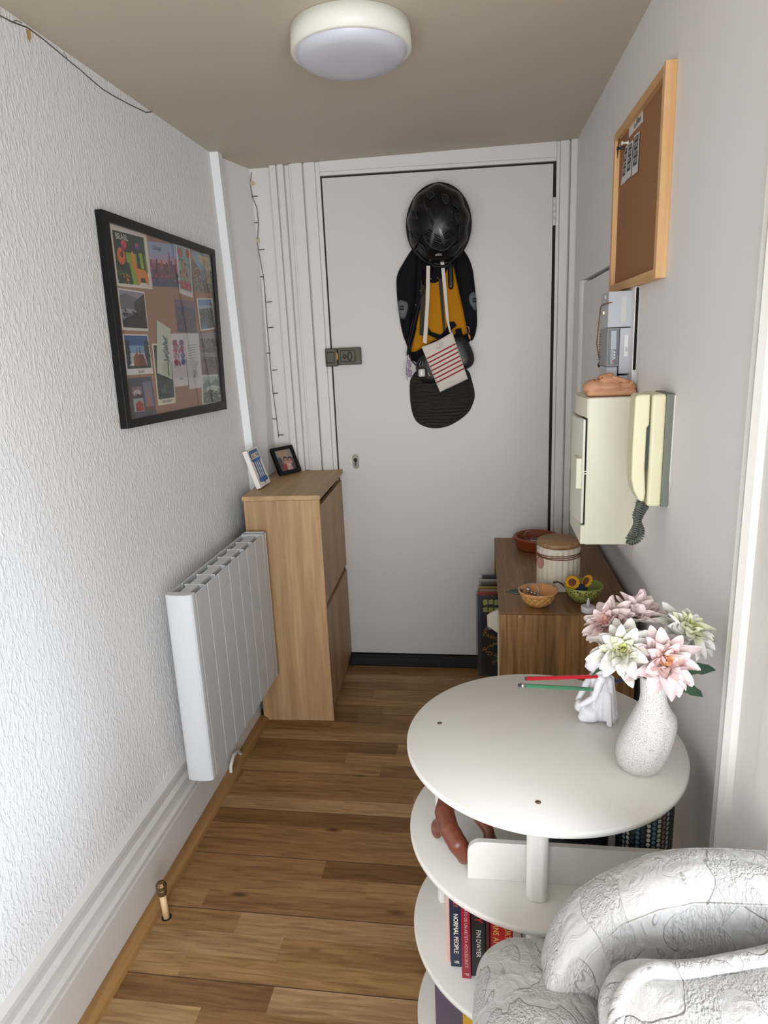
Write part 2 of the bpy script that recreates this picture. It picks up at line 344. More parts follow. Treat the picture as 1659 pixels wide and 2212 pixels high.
def fuse(name, parts, m, voxel=.002, smooth=6, parent=None, fn=None):
    """parts: ('cap', p0, r0, p1, r1) | ('ball', c, (rx,ry,rz)); voxel-fused into one continuous surface"""
    b = MB()
    for p in parts:
        if p[0] == 'cap':
            p0, r0, p1, r1 = Vector(p[1]), p[2], Vector(p[3]), p[4]; L = max(1, int((p1-p0).length/(min(r0, r1)*.5)))
            for i in range(L+1): t = i/L; b.ball(p0.lerp(p1, t), r0+(r1-r0)*t, m, 12)
        elif p[0] == 'ball': b.ball(p[1], p[2], m, 20, T=(p[3] if len(p) > 3 else None))
        elif p[0] == 'box': b.rbox(p[1], p[2], p[3], m, 6, T=(p[4] if len(p) > 4 else None))
    o = b.build('tmp', fix=False); r = o.modifiers.new('r', 'REMESH'); r.mode = 'VOXEL'; r.voxel_size = voxel; r.use_smooth_shade = True
    sm = o.modifiers.new('s', 'SMOOTH'); sm.iterations = smooth; sm.factor = .5
    dg = bpy.context.evaluated_depsgraph_get(); me = bpy.data.meshes.new_from_object(o.evaluated_get(dg)); me.name = name
    bpy.data.objects.remove(o)
    if fn:
        for v in me.vertices: v.co = fn(v.co)
    me.materials.clear(); me.materials.append(m)
    for p in me.polygons: p.use_smooth = True
    o = bpy.data.objects.new(name, me); COL.objects.link(o)
    if parent is not None: o.parent = parent; o.matrix_parent_inverse = Matrix.Translation(parent.location).inverted()
    return o
def frame_T(o, ex, ez):
    """matrix: local x along ex, local y along ez, local z outward"""
    ex = Vector(ex).normalized(); ez = Vector(ez); ez = (ez-ex*ez.dot(ex)).normalized(); n = ex.cross(ez)
    return Matrix(((ex.x, ez.x, n.x, o[0]), (ex.y, ez.y, n.y, o[1]), (ex.z, ez.z, n.z, o[2]), (0,0,0,1)))
def ell(c, rx, ry, n=20, rot=0): return [(c[0]+rx*math.cos(2*PI*k/n)*math.cos(rot)-ry*math.sin(2*PI*k/n)*math.sin(rot), c[1]+rx*math.cos(2*PI*k/n)*math.sin(rot)+ry*math.sin(2*PI*k/n)*math.cos(rot)) for k in range(n)]
def lerp(a, b, t): return a+(b-a)*t
# ================================================================== THE SETTING
o = MB(); o.box((-1.05, -3.0, -.05), (3.2, 3.2, 0), FLOORM); struct(o.build('floor'))
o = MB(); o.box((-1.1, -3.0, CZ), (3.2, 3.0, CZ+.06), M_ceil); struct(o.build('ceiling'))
# left wall (leans out a little), then a short return section past the white trim
def lw(y, z, off=0): return Vector((-.90-.033*z+off, y, z))
b = MB(); YT = 2.585
for a, c in (((-3.0, YT), M_wallL), ((YT, D+.05), M_smooth)):
    y0, y1 = a
    def xx(y, z): return -.90-.033*z+(0 if y <= YT+.001 else (y-YT)*.19*(z/2.1)+.012*(z/2.1))
    P = [(-1.12, y0, 0), (-.90+.0 if y0 < YT else -.90, y0, 0), (xx(y1, 0), y1, 0), (-1.12, y1, 0)]
    b.hexa([(-1.12, y0, -.02), (-.90, y0, -.02), (xx(y1, 0), y1, -.02), (-1.12, y1, -.02), (-1.12, y0, CZ+.01), (xx(y0, CZ), y0, CZ+.01), (xx(y1, CZ), y1, CZ+.01), (-1.12, y1, CZ+.01)], c)
wl = struct(b.build('wall_left', fix=False))
# wandering plaster crack below the ceiling on the left
crk = [(0, 34), (25, 47), (60, 60), (92, 84), (120, 107), (147, 130), (172, 150), (197, 172), (222, 193), (245, 207), (280, 226), (316, 243), (330, 241), (347, 247), (380, 269), (414, 290), (440, 303), (466, 314)]
b = MB(); b.tube([LW(u, v, .0005) for u, v in crk], .0016, C('5a4c3c'), 5)
b.tube([LW(u, v, .0005) for u, v in [(28, 46), (36, 44), (48, 50)]], .0009, C('6b5c4a'), 4); b.tube([LW(u, v, .0005) for u, v in [(136, 112), (143, 122), (146, 131)]], .0009, C('6b5c4a'), 4)
b.flat([LW(u, v, .002) for u, v in [(56, 62), (66, 66), (68, 80), (64, 92), (59, 80)]], C('b89a6a'))
q = b.build('plaster_crack', wl, fix=False); q['label'] = 'thin brown crack under the ceiling'
# back wall: masonry behind the door, rough strip to the left
b = MB(); b.box((-1.12, D+.002, -.02), (.62, D+.12, CZ+.01), M_rough); struct(b.build('wall_back'))
# right wall with a shallow niche for the meter
def rx(y): return .4064-.0178*y
b = MB(); NY0, NY1, NZ0, NZ1 = 1.735, 2.62, .95, 1.618
def seg(y0, y1, z0, z1, dep=0): b.hexa([(rx(y0)+dep, y0, z0), (.62, y0, z0), (.62, y1, z0), (rx(y1)+dep, y1, z0), (rx(y0)+dep, y0, z1), (.62, y0, z1), (.62, y1, z1), (rx(y1)+dep, y1, z1)], M_smooth)
ZL = .90
def sst(t): t = max(0, min(1, t)); return t*t*(3-2*t)
ny, nz = 60, 40; gv = []
for i in range(ny+1):
    y_ = lerp(.88, D+.05, i/ny)
    for j in range(nz+1):
        z_ = lerp(-.02, ZL, j/nz); gv.append((rx(y_)+.118*sst((y_-1.22)/.60)*sst((ZL-z_)/.27), y_, z_))
b.add(gv, [(i*(nz+1)+j, i*(nz+1)+j+1, (i+1)*(nz+1)+j+1, (i+1)*(nz+1)+j) for i in range(ny) for j in range(nz)], M_smooth, True)
seg(.88, NY0, ZL, CZ+.01); seg(NY1, D+.05, ZL, CZ+.01); seg(NY0, NY1, ZL, NZ0); seg(NY0, NY1, NZ1, CZ+.01); seg(NY0, NY1, NZ0, NZ1, .055)
struct(b.build('wall_right', fix=False))
# room beyond, behind the camera
b = MB(); b.box((3.2, -3.0, 0), (3.3, .5, CZ), M_smooth); struct(b.build('wall_room_east'))
b = MB(); b.box((.62, .83, 0), (3.2, .93, CZ), M_smooth); struct(b.build('wall_room_north'))
# door casing of the doorway at the right foreground
b = MB()
prof = [(1.035, 0), (1.035, .010), (1.022, .016), (1.008, .010), (1.000, .010), (.992, .022), (.978, .026), (.966, .020), (.960, .012), (.88, .012), (.88, 0)]
b.prism([(rx(y)-d, y, -.01) for y, d in prof], (0, 0, CZ+.01), M_white)
b.box((.376, .83, 0), (.62, .885, CZ), M_white)
struct(b.build('trim_1', fix=True))
# white vertical trim on the left wall
b = MB(); p0 = LW(450, 315); p1 = LW(468, 318)
b.hexa([lw(2.548, .86, -.005), lw(2.552, .86, .029), lw(2.592, .86, .029), lw(2.600, .86, -.005), lw(2.560, CZ, -.005), lw(2.564, CZ, .031), lw(2.604, CZ, .031), lw(2.612, CZ, -.005)], C('e4e6e6', .4))
struct(b.build('trim_2'))
# skirting board with mouldings, then a wooden floor bead
b = MB(); SK = [(.0, .0), (.022, .0), (.022, .118), (.019, .124), (.0235, .131), (.0235, .142), (.016, .150), (.013, .166), (.019, .174), (.019, .186), (.010, .196), (.012, .216), (.018, .224), (.018, .236), (.0, .243)]
b.prism([lw(-3.0, z, o_-.002) for o_, z in SK], (0, 5.30, 0), M_gloss, smooth=False); struct(b.build('baseboard_left'))
b = MB(); b.prism([(-.88, -3, 0), (-.846, -3, 0), (-.850, -3, .010), (-.862, -3, .018), (-.88, -3, .020)], (0, 5.29, 0), M_strip); struct(b.build('trim_3'))
b = MB(); b.tube([(-.874, 2.03, .0), (-.868, 2.03, .02), (-.866, 2.0, .05), (-.866, 1.96, .06), (-.866, 1.93, .04), (-.866, 1.92, .0)], .006, M_gloss); struct(b.build('trim_4'))
# door casing of the front door, left and right and head, moulded in steps
def vband(u0, u1, off, m=M_gloss, ztop=CZ): return (u0, u1, off, m)
b = MB(); YD = D
def vb(x0, x1, off, z0=0, z1=CZ, m=M_gloss): b.box((x0, YD-off, z0), (x1, YD+.01, z1), m)
for x0, x1, off in ((-.822, -.796, .030), (-.796, -.789, .020), (-.789, -.765, .034), (-.765, -.744, .012), (-.744, -.736, .026), (-.736, -.690, .030), (-.690, -.684, .014), (-.684, -.640, .026), (-.640, -.622, .018)): vb(x0, x1, off)
for x0, x1, off in ((.283, .296, .018), (.296, .329, .024), (.329, .334, .012), (.334, .357, .034)): vb(x0, x1, off)
b.hexa([(-.622, YD-.024, 2.092), (.283, YD-.024, 2.075), (.283, YD+.01, 2.075), (-.622, YD+.01, 2.092), (-.622, YD-.024, CZ), (.283, YD-.024, CZ), (.283, YD+.01, CZ), (-.622, YD+.01, CZ)], M_gloss)
b.hexa([(-.622, YD-.018, 2.078), (.283, YD-.018, 2.063), (.283, YD+.01, 2.063), (-.622, YD+.01, 2.078), (-.622, YD-.018, 2.093), (.283, YD-.018, 2.076), (.283, YD+.01, 2.076), (-.622, YD+.01, 2.093)], M_gloss)
struct(b.build('trim_5', bevel=.0025))
b = MB(); b.box((-.622, YD-.012, .0), (.29, YD+.01, .012), C('1b1e25', .8)); b.rbox((-.165, YD-.042, .022), (.445, .024, .022), .012, C('15181e', .8), 8); struct(b.build('trim_6'))
# the front door
door = struct(MB().hexa([(-.616, YD-.016, .045), (.272, YD-.016, .045), (.272, YD+.0, .045), (-.616, YD, .045), (-.616, YD-.016, 2.070), (.272, YD-.016, 2.055), (.272, YD, 2.055), (-.616, YD, 2.070)], M_doorp).build('door_1', bevel=.002))
b = MB(); b.box((-.628, YD-.004, .0), (.286, YD+.004, 2.082), C('2b2721', .9)); struct(b.build('trim_7'))
# rim lock: dark olive-brown box and keeper
b = MB(); LK = mat('lock_paint', '4b473a', .45, .3, bump=.25, bscale=150); TL = at_y(730, 752, YD-.03); BR = at_y(781, 787, YD-.03)
b.box((TL.x, YD-.040, BR.z), (BR.x, YD-.0155, TL.z), LK); b.box((TL.x+.012, YD-.050, BR.z+.012), (BR.x-.022, YD-.038, TL.z-.010), LK)
l1 = b.build('rim_lock', door, bevel=.003)
q = MB().ball((BR.x-.044, YD-.052, (TL.z+BR.z)/2), (.010, .006, .020), LK).build('latch_slider', l1)
q = MB(); q.cyl((TL.x+.030, YD-.0495, (TL.z+BR.z)/2), (TL.x+.030, YD-.054, (TL.z+BR.z)/2), .009, .008, LK, 16); q.build('key_knob', l1)
for dx, dz in ((.016, .006), (.016, -.062), (.098, -.036)):
    q = MB(); q.ball((TL.x+dx, YD-.041, TL.z-dz if dz > 0 else TL.z+dz), (.0035, .002, .0035), M_steel, 10); q.build('screw', l1)
b = MB(); b.box((-.640, YD-.046, BR.z-.004), (TL.x-.002, YD-.026, TL.z), LK); b.box((-.634, YD-.052, BR.z+.010), (TL.x-.014, YD-.044, TL.z-.014), LK); b.box((TL.x-.006, YD-.050, BR.z+.022), (TL.x+.002, YD-.040, TL.z-.018), C('b08a4a', .4)); kp = b.build('lock_keeper', door, bevel=.004)
# keyhole plate
b = MB(); kc = at_y(768.5, 997, YD-.016); n = 12
ol = [(kc.x+.0135*math.cos(PI*k/n), 0, kc.z+.018+.0135*math.sin(PI*k/n)) for k in range(n+1)]+[(kc.x-.0135*math.cos(PI*k/n), 0, kc.z-.018-.0135*math.sin(PI*k/n)) for k in range(n+1)]
b.prism([(x, YD-.0155, z) for x, _, z in ol], (0, -.003, 0), C('8a8577', .35, metal=.7)); ks = b.build('keyhole_plate', door, bevel=.001)
b = MB(); b.cyl((kc.x, YD-.018, kc.z+.008), (kc.x, YD-.0215, kc.z+.008), .008, .008, C('4e4a42', .4, metal=.6), 20); b.box((kc.x-.004, YD-.0215, kc.z-.018), (kc.x+.004, YD-.018, kc.z+.004), C('4e4a42', .4, metal=.6)); b.box((kc.x-.001, YD-.0222, kc.z+.003), (kc.x+.001, YD-.021, kc.z+.012), M_dark); b.build('key_cylinder', ks)
# hinge
b = MB()
for k in range(4): b.cyl((.277, YD-.024, 1.935-k*.024), (.277, YD-.024, 1.915-k*.024), .006, .006, M_gloss, 12)
b.box((.272, YD-.022, 1.838), (.283, YD-.012, 1.937), M_gloss); b.build('hinge', door)
# niche board: painted panel, dark reveal at its top
b = MB(); b.hexa([(rx(2.605)+.052, 1.76, .955), (rx(2.605)+.056, 1.76, .955), (rx(2.605)+.056, 2.605, .955), (rx(2.605)+.0, 2.605, .955), (rx(1.76)+.05, 1.76, 1.608), (rx(1.76)+.056, 1.76, 1.608), (rx(2.605)+.056, 2.605, 1.608), (rx(2.605)+.0, 2.605, 1.608)], M_smooth)
b.build('tmpx') ; bpy.data.objects.remove(bpy.data.objects['tmpx'])
b = MB(); b.box((rx(2.5)+.004, 1.755, .952), (rx(2.5)+.020, 2.612, 1.606), M_smooth); bo = b.build('meter_backboard', bevel=.002); tag(bo, 'white painted board set into the niche behind the electricity meter', 'panel')
b = MB(); b.prism([(rx(NY1), NY1, NZ0), (rx(NY1)-.006, NY1+.012, NZ0), (rx(NY1)-.004, NY1+.03, NZ0), (rx(NY1)+.01, NY1+.03, NZ0)], (0, 0, NZ1-NZ0), M_smooth); struct(b.build('trim_8'))
# ================================================================== CEILING LAMP
lc = Vector((-.292, 1.735, CZ)); L = thing('ceiling_light', 'round white flush ceiling lamp, switched off', 'lamp', lc)
b = MB(); b.lathe([(.130, 0), (.138, -.002), (.1395, -.048), (.133, -.0505), (.128, -.049)], mat('lamp_ring', 'dcdad0', .45), lc, 64); b.build('ring', L)
b = MB(); b.lathe([(.1285, -.040), (.1285, -.050), (.122, -.062), (.108, -.069), (.07, -.073), (.0, -.0745)], mat('opal_diffuser', 'bfc0ca', .4), lc, 64); b.build('diffuser', L)
b = MB(); b.lathe([(.118, 0), (.118, -.006)], M_dark, (lc.x, lc.y, CZ+.003), 48); b.build('base_gap', L)
# ================================================================== RADIATOR
RX0, RX1, RY0, RY1, RZ0, RZ1 = -.862, -.782, 1.608, 2.262, .215, .782
L = thing('electric_radiator', 'white ribbed electric panel radiator on the left wall', 'radiator', ((RX0+RX1)/2, RY0, RZ0))
b = MB(); nr = 7; y0 = RY0+.030; st = (RY1-.040-y0)/nr
for k in range(nr):
    a, c = y0+k*st, y0+(k+1)*st
    for xo, xs in ((RX1, 1), (RX0, -1)):
        b.box((xo-xs*.004, a+.0016, RZ0), (xo, c-.0016, RZ1), M_rad)
    b.box((RX0+.010, c-.0014, RZ0+.004), (RX1-.010, c+.0014, RZ1-.001), M_rad)
    b.box((RX0+.006, c-.0022, RZ0+.004), (RX1-.0065, c+.0022, RZ1-.03), M_dark)  # dark filler paints the shade into the grooves between ribs
b.box((RX0+.024, y0, RZ0+.01), (RX1-.024, RY1-.04, RZ1-.002), M_rad); b.box((RX0+.003, y0, RZ0+.01), (RX1-.003, RY1-.045, RZ1-.10), M_radin); b.build('ribbed_body', L, bevel=.001)
b = MB()
b.box((RX0, RY1-.038, RZ0), (RX0+.005, RY1, RZ1+.002), M_rad); b.box((RX1-.005, RY1-.038, RZ0), (RX1, RY1, RZ1+.002), M_rad); b.box((RX0, RY1-.005, RZ0), (RX1, RY1, RZ1+.002), M_rad); b.box((RX0, RY1-.038, RZ0), (RX1, RY1-.034, RZ1+.002), M_rad); b.box((RX0+.004, RY1-.035, RZ0), (RX1-.004, RY1-.004, RZ1-.05), M_radin); b.build('control_end', L, bevel=.001)
b = MB(); pr = [(RX0, RY0+.030)]+[(lerp(RX0, RX1, .5)-.040*math.cos(PI*k/12), RY0+.018-.018*math.sin(PI*k/12)**.6) for k in range(13)]+[(RX1, RY0+.030)]
b.prism([(x, y, RZ0-.002) for x, y in pr], (0, 0, RZ1-RZ0+.008), M_rad); b.build('end_cap', L, bevel=.0015)
for yy in (RY0+.14, RY1-.2):
    b = MB(); b.box((-.916, yy, .62), (RX0+.002, yy+.03, .68), M_radin); b.build('wall_bracket', L)
# pipe stub
L = thing('capped_pipe', 'short cream pipe stub with brass cap rising from the floor by the skirting', 'pipe', (-.824, 1.342, 0))
b = MB(); b.tube([(-.824, 1.340, -.002), (-.827, 1.341, .074)], .0085, C('d9b98c', .5), 16); b.build('pipe', L)
b = MB(); b.lathe([(.0, .072), (.012, .072), (.013, .078), (.013, .086), (.011, .088), (.014, .091), (.014, .101), (.009, .108), (0, .110)], M_brass, (-.827, 1.341, 0), 10, smooth=False); b.build('brass_cap', L)
b = MB(); b.lathe([(.013, 0), (.013, .0006)], M_dark, (-.824, 1.340, .0), 20); b.build('floor_hole', L)
# ================================================================== SHOE CABINET
zt = .909; A0 = Vector((-.855, 2.300, 0)); Bq = Vector((-.585, 2.300, 0)); rot = math.radians(2.2)
L = thing('shoe_cabinet', 'tall narrow pale oak shoe cabinet beside the radiator', 'cabinet', (-.72, 2.3, 0))
T = Matrix.Translation((-.5845, 2.300, 0)) @ Matrix.Rotation(rot, 4, 'Z')
Wd, Ln = -.282, .545
b = MB(); b.T = T; b.box((Wd, .0, 0), (0, .016, zt-.018), M_oak); b.build('side_panel', L, bevel=.0008)
b = MB(); b.T = T; b.box((Wd, Ln-.016, 0), (0, Ln, zt-.018), M_oak); b.build('side_panel', L, bevel=.0008)
b = MB(); b.T = T; b.box((Wd-.004, -.003, zt-.017), (.004, Ln+.003, zt), M_oakT); b.build('top', L, bevel=.001)
b = MB(); b.T = T; b.box((Wd, .016, .02), (-.045, Ln-.016, zt-.02), M_dark); b.build('carcass', L)
for z0, z1 in ((.045, .452), (.478, .862)):
    b = MB(); b.T = T; b.box((-.020, .018, z0), (-.004, Ln-.018, z1), M_oakD); b.build('tilt_front', L, bevel=.001)
b = MB(); b.T = T; b.box((-.030, .018, .0), (-.014, Ln-.018, .045), M_oakD); b.build('plinth', L, bevel=.001)
# canvas on top
def on_top(u, v): return at_z(u, v, zt)
ctl, ctr, cbr, cbl = None, None, None, None
bl = on_top(568, 1061); br = on_top(584, 1041); up = Vector((-.035, -.0, .118)); dr = (br-bl).normalized()
bl = Vector((-.8345, 2.404, zt+.0065)); ex = Vector((.001, 1, 0)); upv = Vector((-.305, 0, 1)).normalized()
T = frame_T(bl, ex, upv)
cv = thing('canvas_print', 'small white canvas with a blue column drawing leaning on the trim', 'canvas', bl)
W_, H_ = .122, .150
b = MB(); b.T = T; b.box((0, 0, -.018), (W_, H_, 0), C('e8e2dc')); b.build('canvas_block', cv, bevel=.001)
b = MB(); b.T = T
BL = C('2f6db0'); NV = C('1e3350')
def fl(pts, m, z=.0006): b.flat([(x*W_, y*H_, z) for x, y in pts], m)
fl([(.16, .96), (.86, .96), (.90, .88), (.90, .70), (.80, .66), (.80, .22), (.88, .20), (.90, .12), (.56, .10), (.14, .14), (.14, .22), (.22, .24), (.22, .66), (.12, .70), (.10, .90)], NV, .0005)
fl([(.18, .945), (.84, .945), (.87, .87), (.87, .71), (.78, .67), (.78, .21), (.85, .18), (.85, .14), (.56, .12), (.17, .155), (.17, .20), (.25, .24), (.25, .67), (.15, .71), (.13, .89)], BL, .0008)
fl([(.16, .74), (.84, .74), (.84, .88), (.16, .88)], C('e9dfcf'), .0011)
for x in (.30, .46, .62): fl([(x, .24), (x+.07, .24), (x+.07, .66), (x, .66)], C('e9dfcf'), .0011)
fl([(.50, .12), (.58, .12), (.55, .02)], NV, .0011)
b.text('EAC.W6', C('3a3028'), Matrix.Translation((.5*W_, .81*H_, .0015)), .024); b.build('column_drawing', cv, fix=False)
# photo frame
bl = Vector((-.812, 2.615, zt+.001)); ex = Vector((.70, .71, 0)).normalized(); upv = Vector((-.30*ex.y, .30*ex.x, 1)).normalized(); upv = Vector((-.28, .30, 1)).normalized()
bl = on_top(613, 1031); br_ = on_top(660, 1010); bl.z = zt+.001
bl = Vector((-.829, 2.655, zt+.0075)); ex = Vector((math.cos(1.05), math.sin(1.05), 0)); upv = Vector((-.45*math.sin(1.05), .45*math.cos(1.05), 1)).normalized()
T = frame_T(bl, ex, upv); W_, H_ = .122, .120
pf = thing('framed_snapshot', 'small black framed snapshot of two people standing on the shoe cabinet', 'framed photo', bl)
b = MB(); b.T = T; bw = .014
for a, c in (((0, 0), (W_, bw)), ((0, H_-bw), (W_, H_)), ((0, bw), (bw, H_-bw)), ((W_-bw, bw), (W_, H_-bw))): b.box((a[0], a[1], -.014), (c[0], c[1], 0), M_black)
b.build('frame', pf, bevel=.002)
b = MB(); b.T = T; b.box((bw-.002, bw-.002, -.012), (W_-bw+.002, H_-bw+.002, -.008), C('8c8581'))
iw, ih = W_-2*bw, H_-2*bw
def fl(pts, m, z=-.0076): b.flat([(bw+x*iw, bw+y*ih, z) for x, y in pts], m)
fl([(0, .0), (.32, .0), (.36, .55), (.22, .70), (0, .62)], C('4a4444')); fl([(.3, 0), (.62, 0), (.72, 1), (.22, 1), (.30, .5)], C('a5836e')); fl([(.62, 0), (1, 0), (1, .6), (.8, .55)], C('4e4240'), -.0074)
fl([(.12, 0), (.50, 0), (.46, .32), (.25, .36)], C('8a3b30'), -.0072); fl([(.42, 0), (.78, 0), (.72, .34), (.50, .36)], C('c99a94'), -.0070)
fl(ell((.50, .56), .12, .14, 16), C('35343a'), -.0069); fl(ell((.51, .47), .09, .13, 16), C('b98a74'), -.0068); fl(ell((.77, .49), .14, .16, 16), C('3a2b28'), -.0069); fl(ell((.76, .43), .105, .13, 16), C('c58c7c'), -.0068)
for gx, gy in ((.47, .50), (.55, .50), (.72, .46), (.81, .46)): fl(ell((gx, gy), .032, .026, 12), C('2c2a2e'), -.0066)
fl([(.6, .3), (.72, .28), (.7, .22), (.6, .22)], C('e0c8c0'), -.0064); b.build('photograph', pf, fix=False)
b = MB(); b.T = T; b.box((bw, bw, -.0062), (W_-bw, H_-bw, -.0052), M_glass); b.build('glass', pf)
b = MB(); b.T = T; b.prism([(W_*.4, H_*.7, -.014), (W_*.6, H_*.7, -.014), (W_*.6, .012, -.034), (W_*.4, .012, -.034)], (0, 0, -.002), M_black); b.build('easel_back', pf)
# ================================================================== FAIRY LIGHT WIRE in the back left corner
fs = [(543, 372), (541, 400), (545, 425), (555, 450), (558, 480), (557, 505), (556, 525), (562, 560), (569, 598), (573, 640), (576, 690), (580, 735), (584, 790), (590, 850), (597, 900), (602, 945)]
sl = thing('string_lights', 'string of tiny fairy lights taped down the back left corner', 'string lights', at_y(543, 372, D-.006))
b = MB(); b.tube([at_y(u, v, D-.004) for u, v in fs], .0016, C('6a5a4c'), 5); b.build('wire', sl)
for (u, v), d in (((545, 425), 1), ((557, 481), -1), ((560, 540), 1), ((569, 598), -1), ((576, 653), 1), ((580, 708), 1), ((584, 763), -1), ((588, 800), 1), ((590, 850), 1), ((598, 905), -1), ((602, 940), 1)):
    b = MB(); p = at_y(u, v, D-.005); b.tube([p, p+Vector((.022*d, -.001, .001))], .0019, C('5a4a3c'), 6); b.build('bulb', sl)
for u, v in ((545, 396), (556, 520)):
    b = MB(); p = at_y(u, v, D-.007); b.box((p.x-.008, D-.0085, p.z-.007), (p.x+.008, D-.006, p.z+.007), C('b8a888')); b.build('tape', sl)
# ================================================================== FRAMED PIN BOARD (left wall)
def cp(x, y): return (180+x/4.0971, 420+y/4.0971)
def LB(x, y, off): u, v = cp(x, y); return LW(u, v, off)
fo = [LB(165, 128, .022), LB(1165, 490, .022), LB(1272, 1900, .022), LB(395, 2075, .022)]
y0 = (fo[0].y+fo[3].y)/2; y1 = (fo[1].y+fo[2].y)/2; fc = (fo[0]+fo[1]+fo[2]+fo[3])/4
fb = thing('framed_pinboard', 'large black framed board of postcards on the left wall', 'picture frame', lw(fc.y, 1.23, .001))
fi = [LB(232, 240, .022), LB(1138, 535, .022), LB(1240, 1830, .022), LB(430, 1995, .022)]
def backp(p, d): return Vector((p.x-d, p.y, p.z-.033*0))
b = MB()
for i in range(4):
    j = (i+1) % 4; P = [fo[i], fo[j], fi[j], fi[i]]
    b.hexa([backp(p, .021) for p in P]+P, M_black)
b.build('frame', fb, bevel=.0015)
ci = [LB(232, 240, .010), LB(1138, 535, .010), LB(1240, 1830, .010), LB(430, 1995, .010)]; cc = sum(ci, Vector())/4; ci = [cc+(p-cc)*1.04 for p in ci]
b = MB(); b.hexa([backp(p, .006) for p in ci]+ci, M_kraft); b.build('backing_board', fb)
gi = [cc+(p-cc)*1.0 for p in ci]; b = MB(); b.hexa([p+Vector((.008, 0, 0)) for p in gi]+[p+Vector((.0095, 0, 0)) for p in gi], M_glass); b.build('glass_pane', fb)
NL = Vector((1, 0, .033)).normalized()
def postcard(label, quad, base, elems, lvl=1, border=None, name='postcard', texts=()):
    P = [LB(x, y, .0105+.0006*lvl) for x, y in quad]
    def q(u, v): return P[0].lerp(P[1], u).lerp(P[3].lerp(P[2], u), v)
    b = MB(); th = .0005
    b.hexa([p-NL*th for p in P]+P, base)
    h = 0
    if border:
        a, m = border; e0, e1, e2, e3 = a; h += 1; b.flat([q(e0, e1), q(1-e2, e1), q(1-e2, 1-e3), q(e0, 1-e3)], m, NL*.0001*h)
    for pts, m in elems:
        h += 1; b.flat([q(u, v) for u, v in pts], m, NL*(.0001+.00003*h))
    for t, u, v, sz, m in texts:
        c = q(u, v); ex = q(1, v)-q(0, v); ez = q(u, 0)-q(u, 1); b.text(t, m, frame_T(c+NL*(.0002+.00003*h), ex, ez), sz)
    o = b.build(name, fix=False); tag(o, label, 'postcard', 'postcards in the black frame'); return o
R = random.Random(5)
def rc(u0, v0, u1, v1): return [(u0, v0), (u1, v0), (u1, v1), (u0, v1)]
def skyline(v0, v1, n, m, lo=.3, hi=1.0):
    out = []
    for k in range(n):
        h = v1-(v1-v0)*R.uniform(lo, hi); out.append((rc(k/n+.004, h, (k+.8)/n, v1), m[k % len(m)] if isinstance(m, list) else m))
    return out
def specks(n, u0, v0, u1, v1, cols, s=.03):
    n = int(n*2.2); s *= .72
    return [(ell((R.uniform(u0, u1), R.uniform(v0, v1)), s*R.uniform(.5, 1.3), s*R.uniform(.4, 1.2), 7, R.uniform(0, 3)), R.choice(cols)) for _ in range(n)]
WHc = C('cfc6bb'); WH2 = C('c9c2c2')
postcard('postcard of orange jungle animals lettered BRASIL, top left in the frame', [(232,250),(555,340),(613,840),(300,810)], WHc,
  [(rc(.33,.42,.62,.95), C('7f9a2e')), ([(.05,.95),(.45,.95),(.40,.60),(.15,.55)], C('24352a')), (ell((.20,.50),.11,.14), C('cf6038')), (ell((.22,.47),.04,.05), C('2d3f2c')), (ell((.30,.30),.08,.07,8,.4), C('c8434d')), (ell((.27,.36),.05,.06), C('8e2f4e')), (ell((.68,.28),.07,.06), C('5a3b7c')), (ell((.66,.26),.03,.03), C('c23b3b')),
   ([(.50,.45),(.56,.52),(.60,.66),(.85,.68),(.92,.82),(.90,.93),(.84,.93),(.80,.82),(.68,.82),(.66,.93),(.60,.93),(.56,.78),(.50,.66),(.46,.50)], C('d17a35')), ([(.46,.42),(.52,.38),(.58,.50),(.52,.54)], C('d9813a')), ([(.70,.40),(.78,.38),(.82,.66),(.72,.66)], C('86a034')), ([(.84,.40),(.90,.42),(.92,.70),(.86,.68)], C('5f7f2c')), (ell((.14,.78),.06,.05), C('49632f')), (ell((.26,.80),.05,.06), C('3a5530')), (ell((.30,.88),.03,.03), C('c8742f'))]+specks(12,.05,.6,.35,.95,[C('39502e'),C('c4702f'),C('2b3a26')],.03),
  1, ((.04,.10,.10,.10), C('28332c')), texts=[('BRASIL', .26, .19, .022, C('ddd6c6'))])
postcard('postcard of a pink evening city skyline, second in the top row', [(570,415),(815,440),(850,825),(615,810)], C('8f9bb5'),
  [(rc(0,.28,1,.42), C('a08ea6')), (rc(0,.40,1,.50), C('b98a92')), (rc(0,.48,1,1), C('6a4350')), (rc(0,.80,1,1), C('3b4a66'))]+skyline(.30,.62,11,[C('7c4046'),C('95544f'),C('5a3846')],.25,.9)+[(rc(.68,.20,.71,.5), C('4a3038'))]+specks(26,.0,.55,1,.9,[C('a85a50'),C('3f3040'),C('7c4656'),C('5a5470')],.05),
  1, texts=[('Chicago', .26, .14, .017, C('2a2a34'))])
postcard('teal and red illustrated poster card in the top row of the frame', [(818,430),(942,485),(972,915),(852,875)], WH2,
  [(ell((.25,.16),.2,.10), C('a04a48')), (ell((.8,.12),.15,.09), C('b5524a')), ([(.3,.3),(.6,.28),(.7,.5),(.75,.75),(.3,.75),(.25,.5)], C('8c7a62')), (ell((.48,.34),.14,.08), C('b58c66')), (rc(.08,.72,.92,.88), C('9a3b35'))]+specks(24,.1,.3,.9,.85,[C('b8524a'),C('6f9490'),C('c88a5a'),C('4a4a42')],.06), 2, ((.07,.03,.07,.09), C('6f9e9c')))
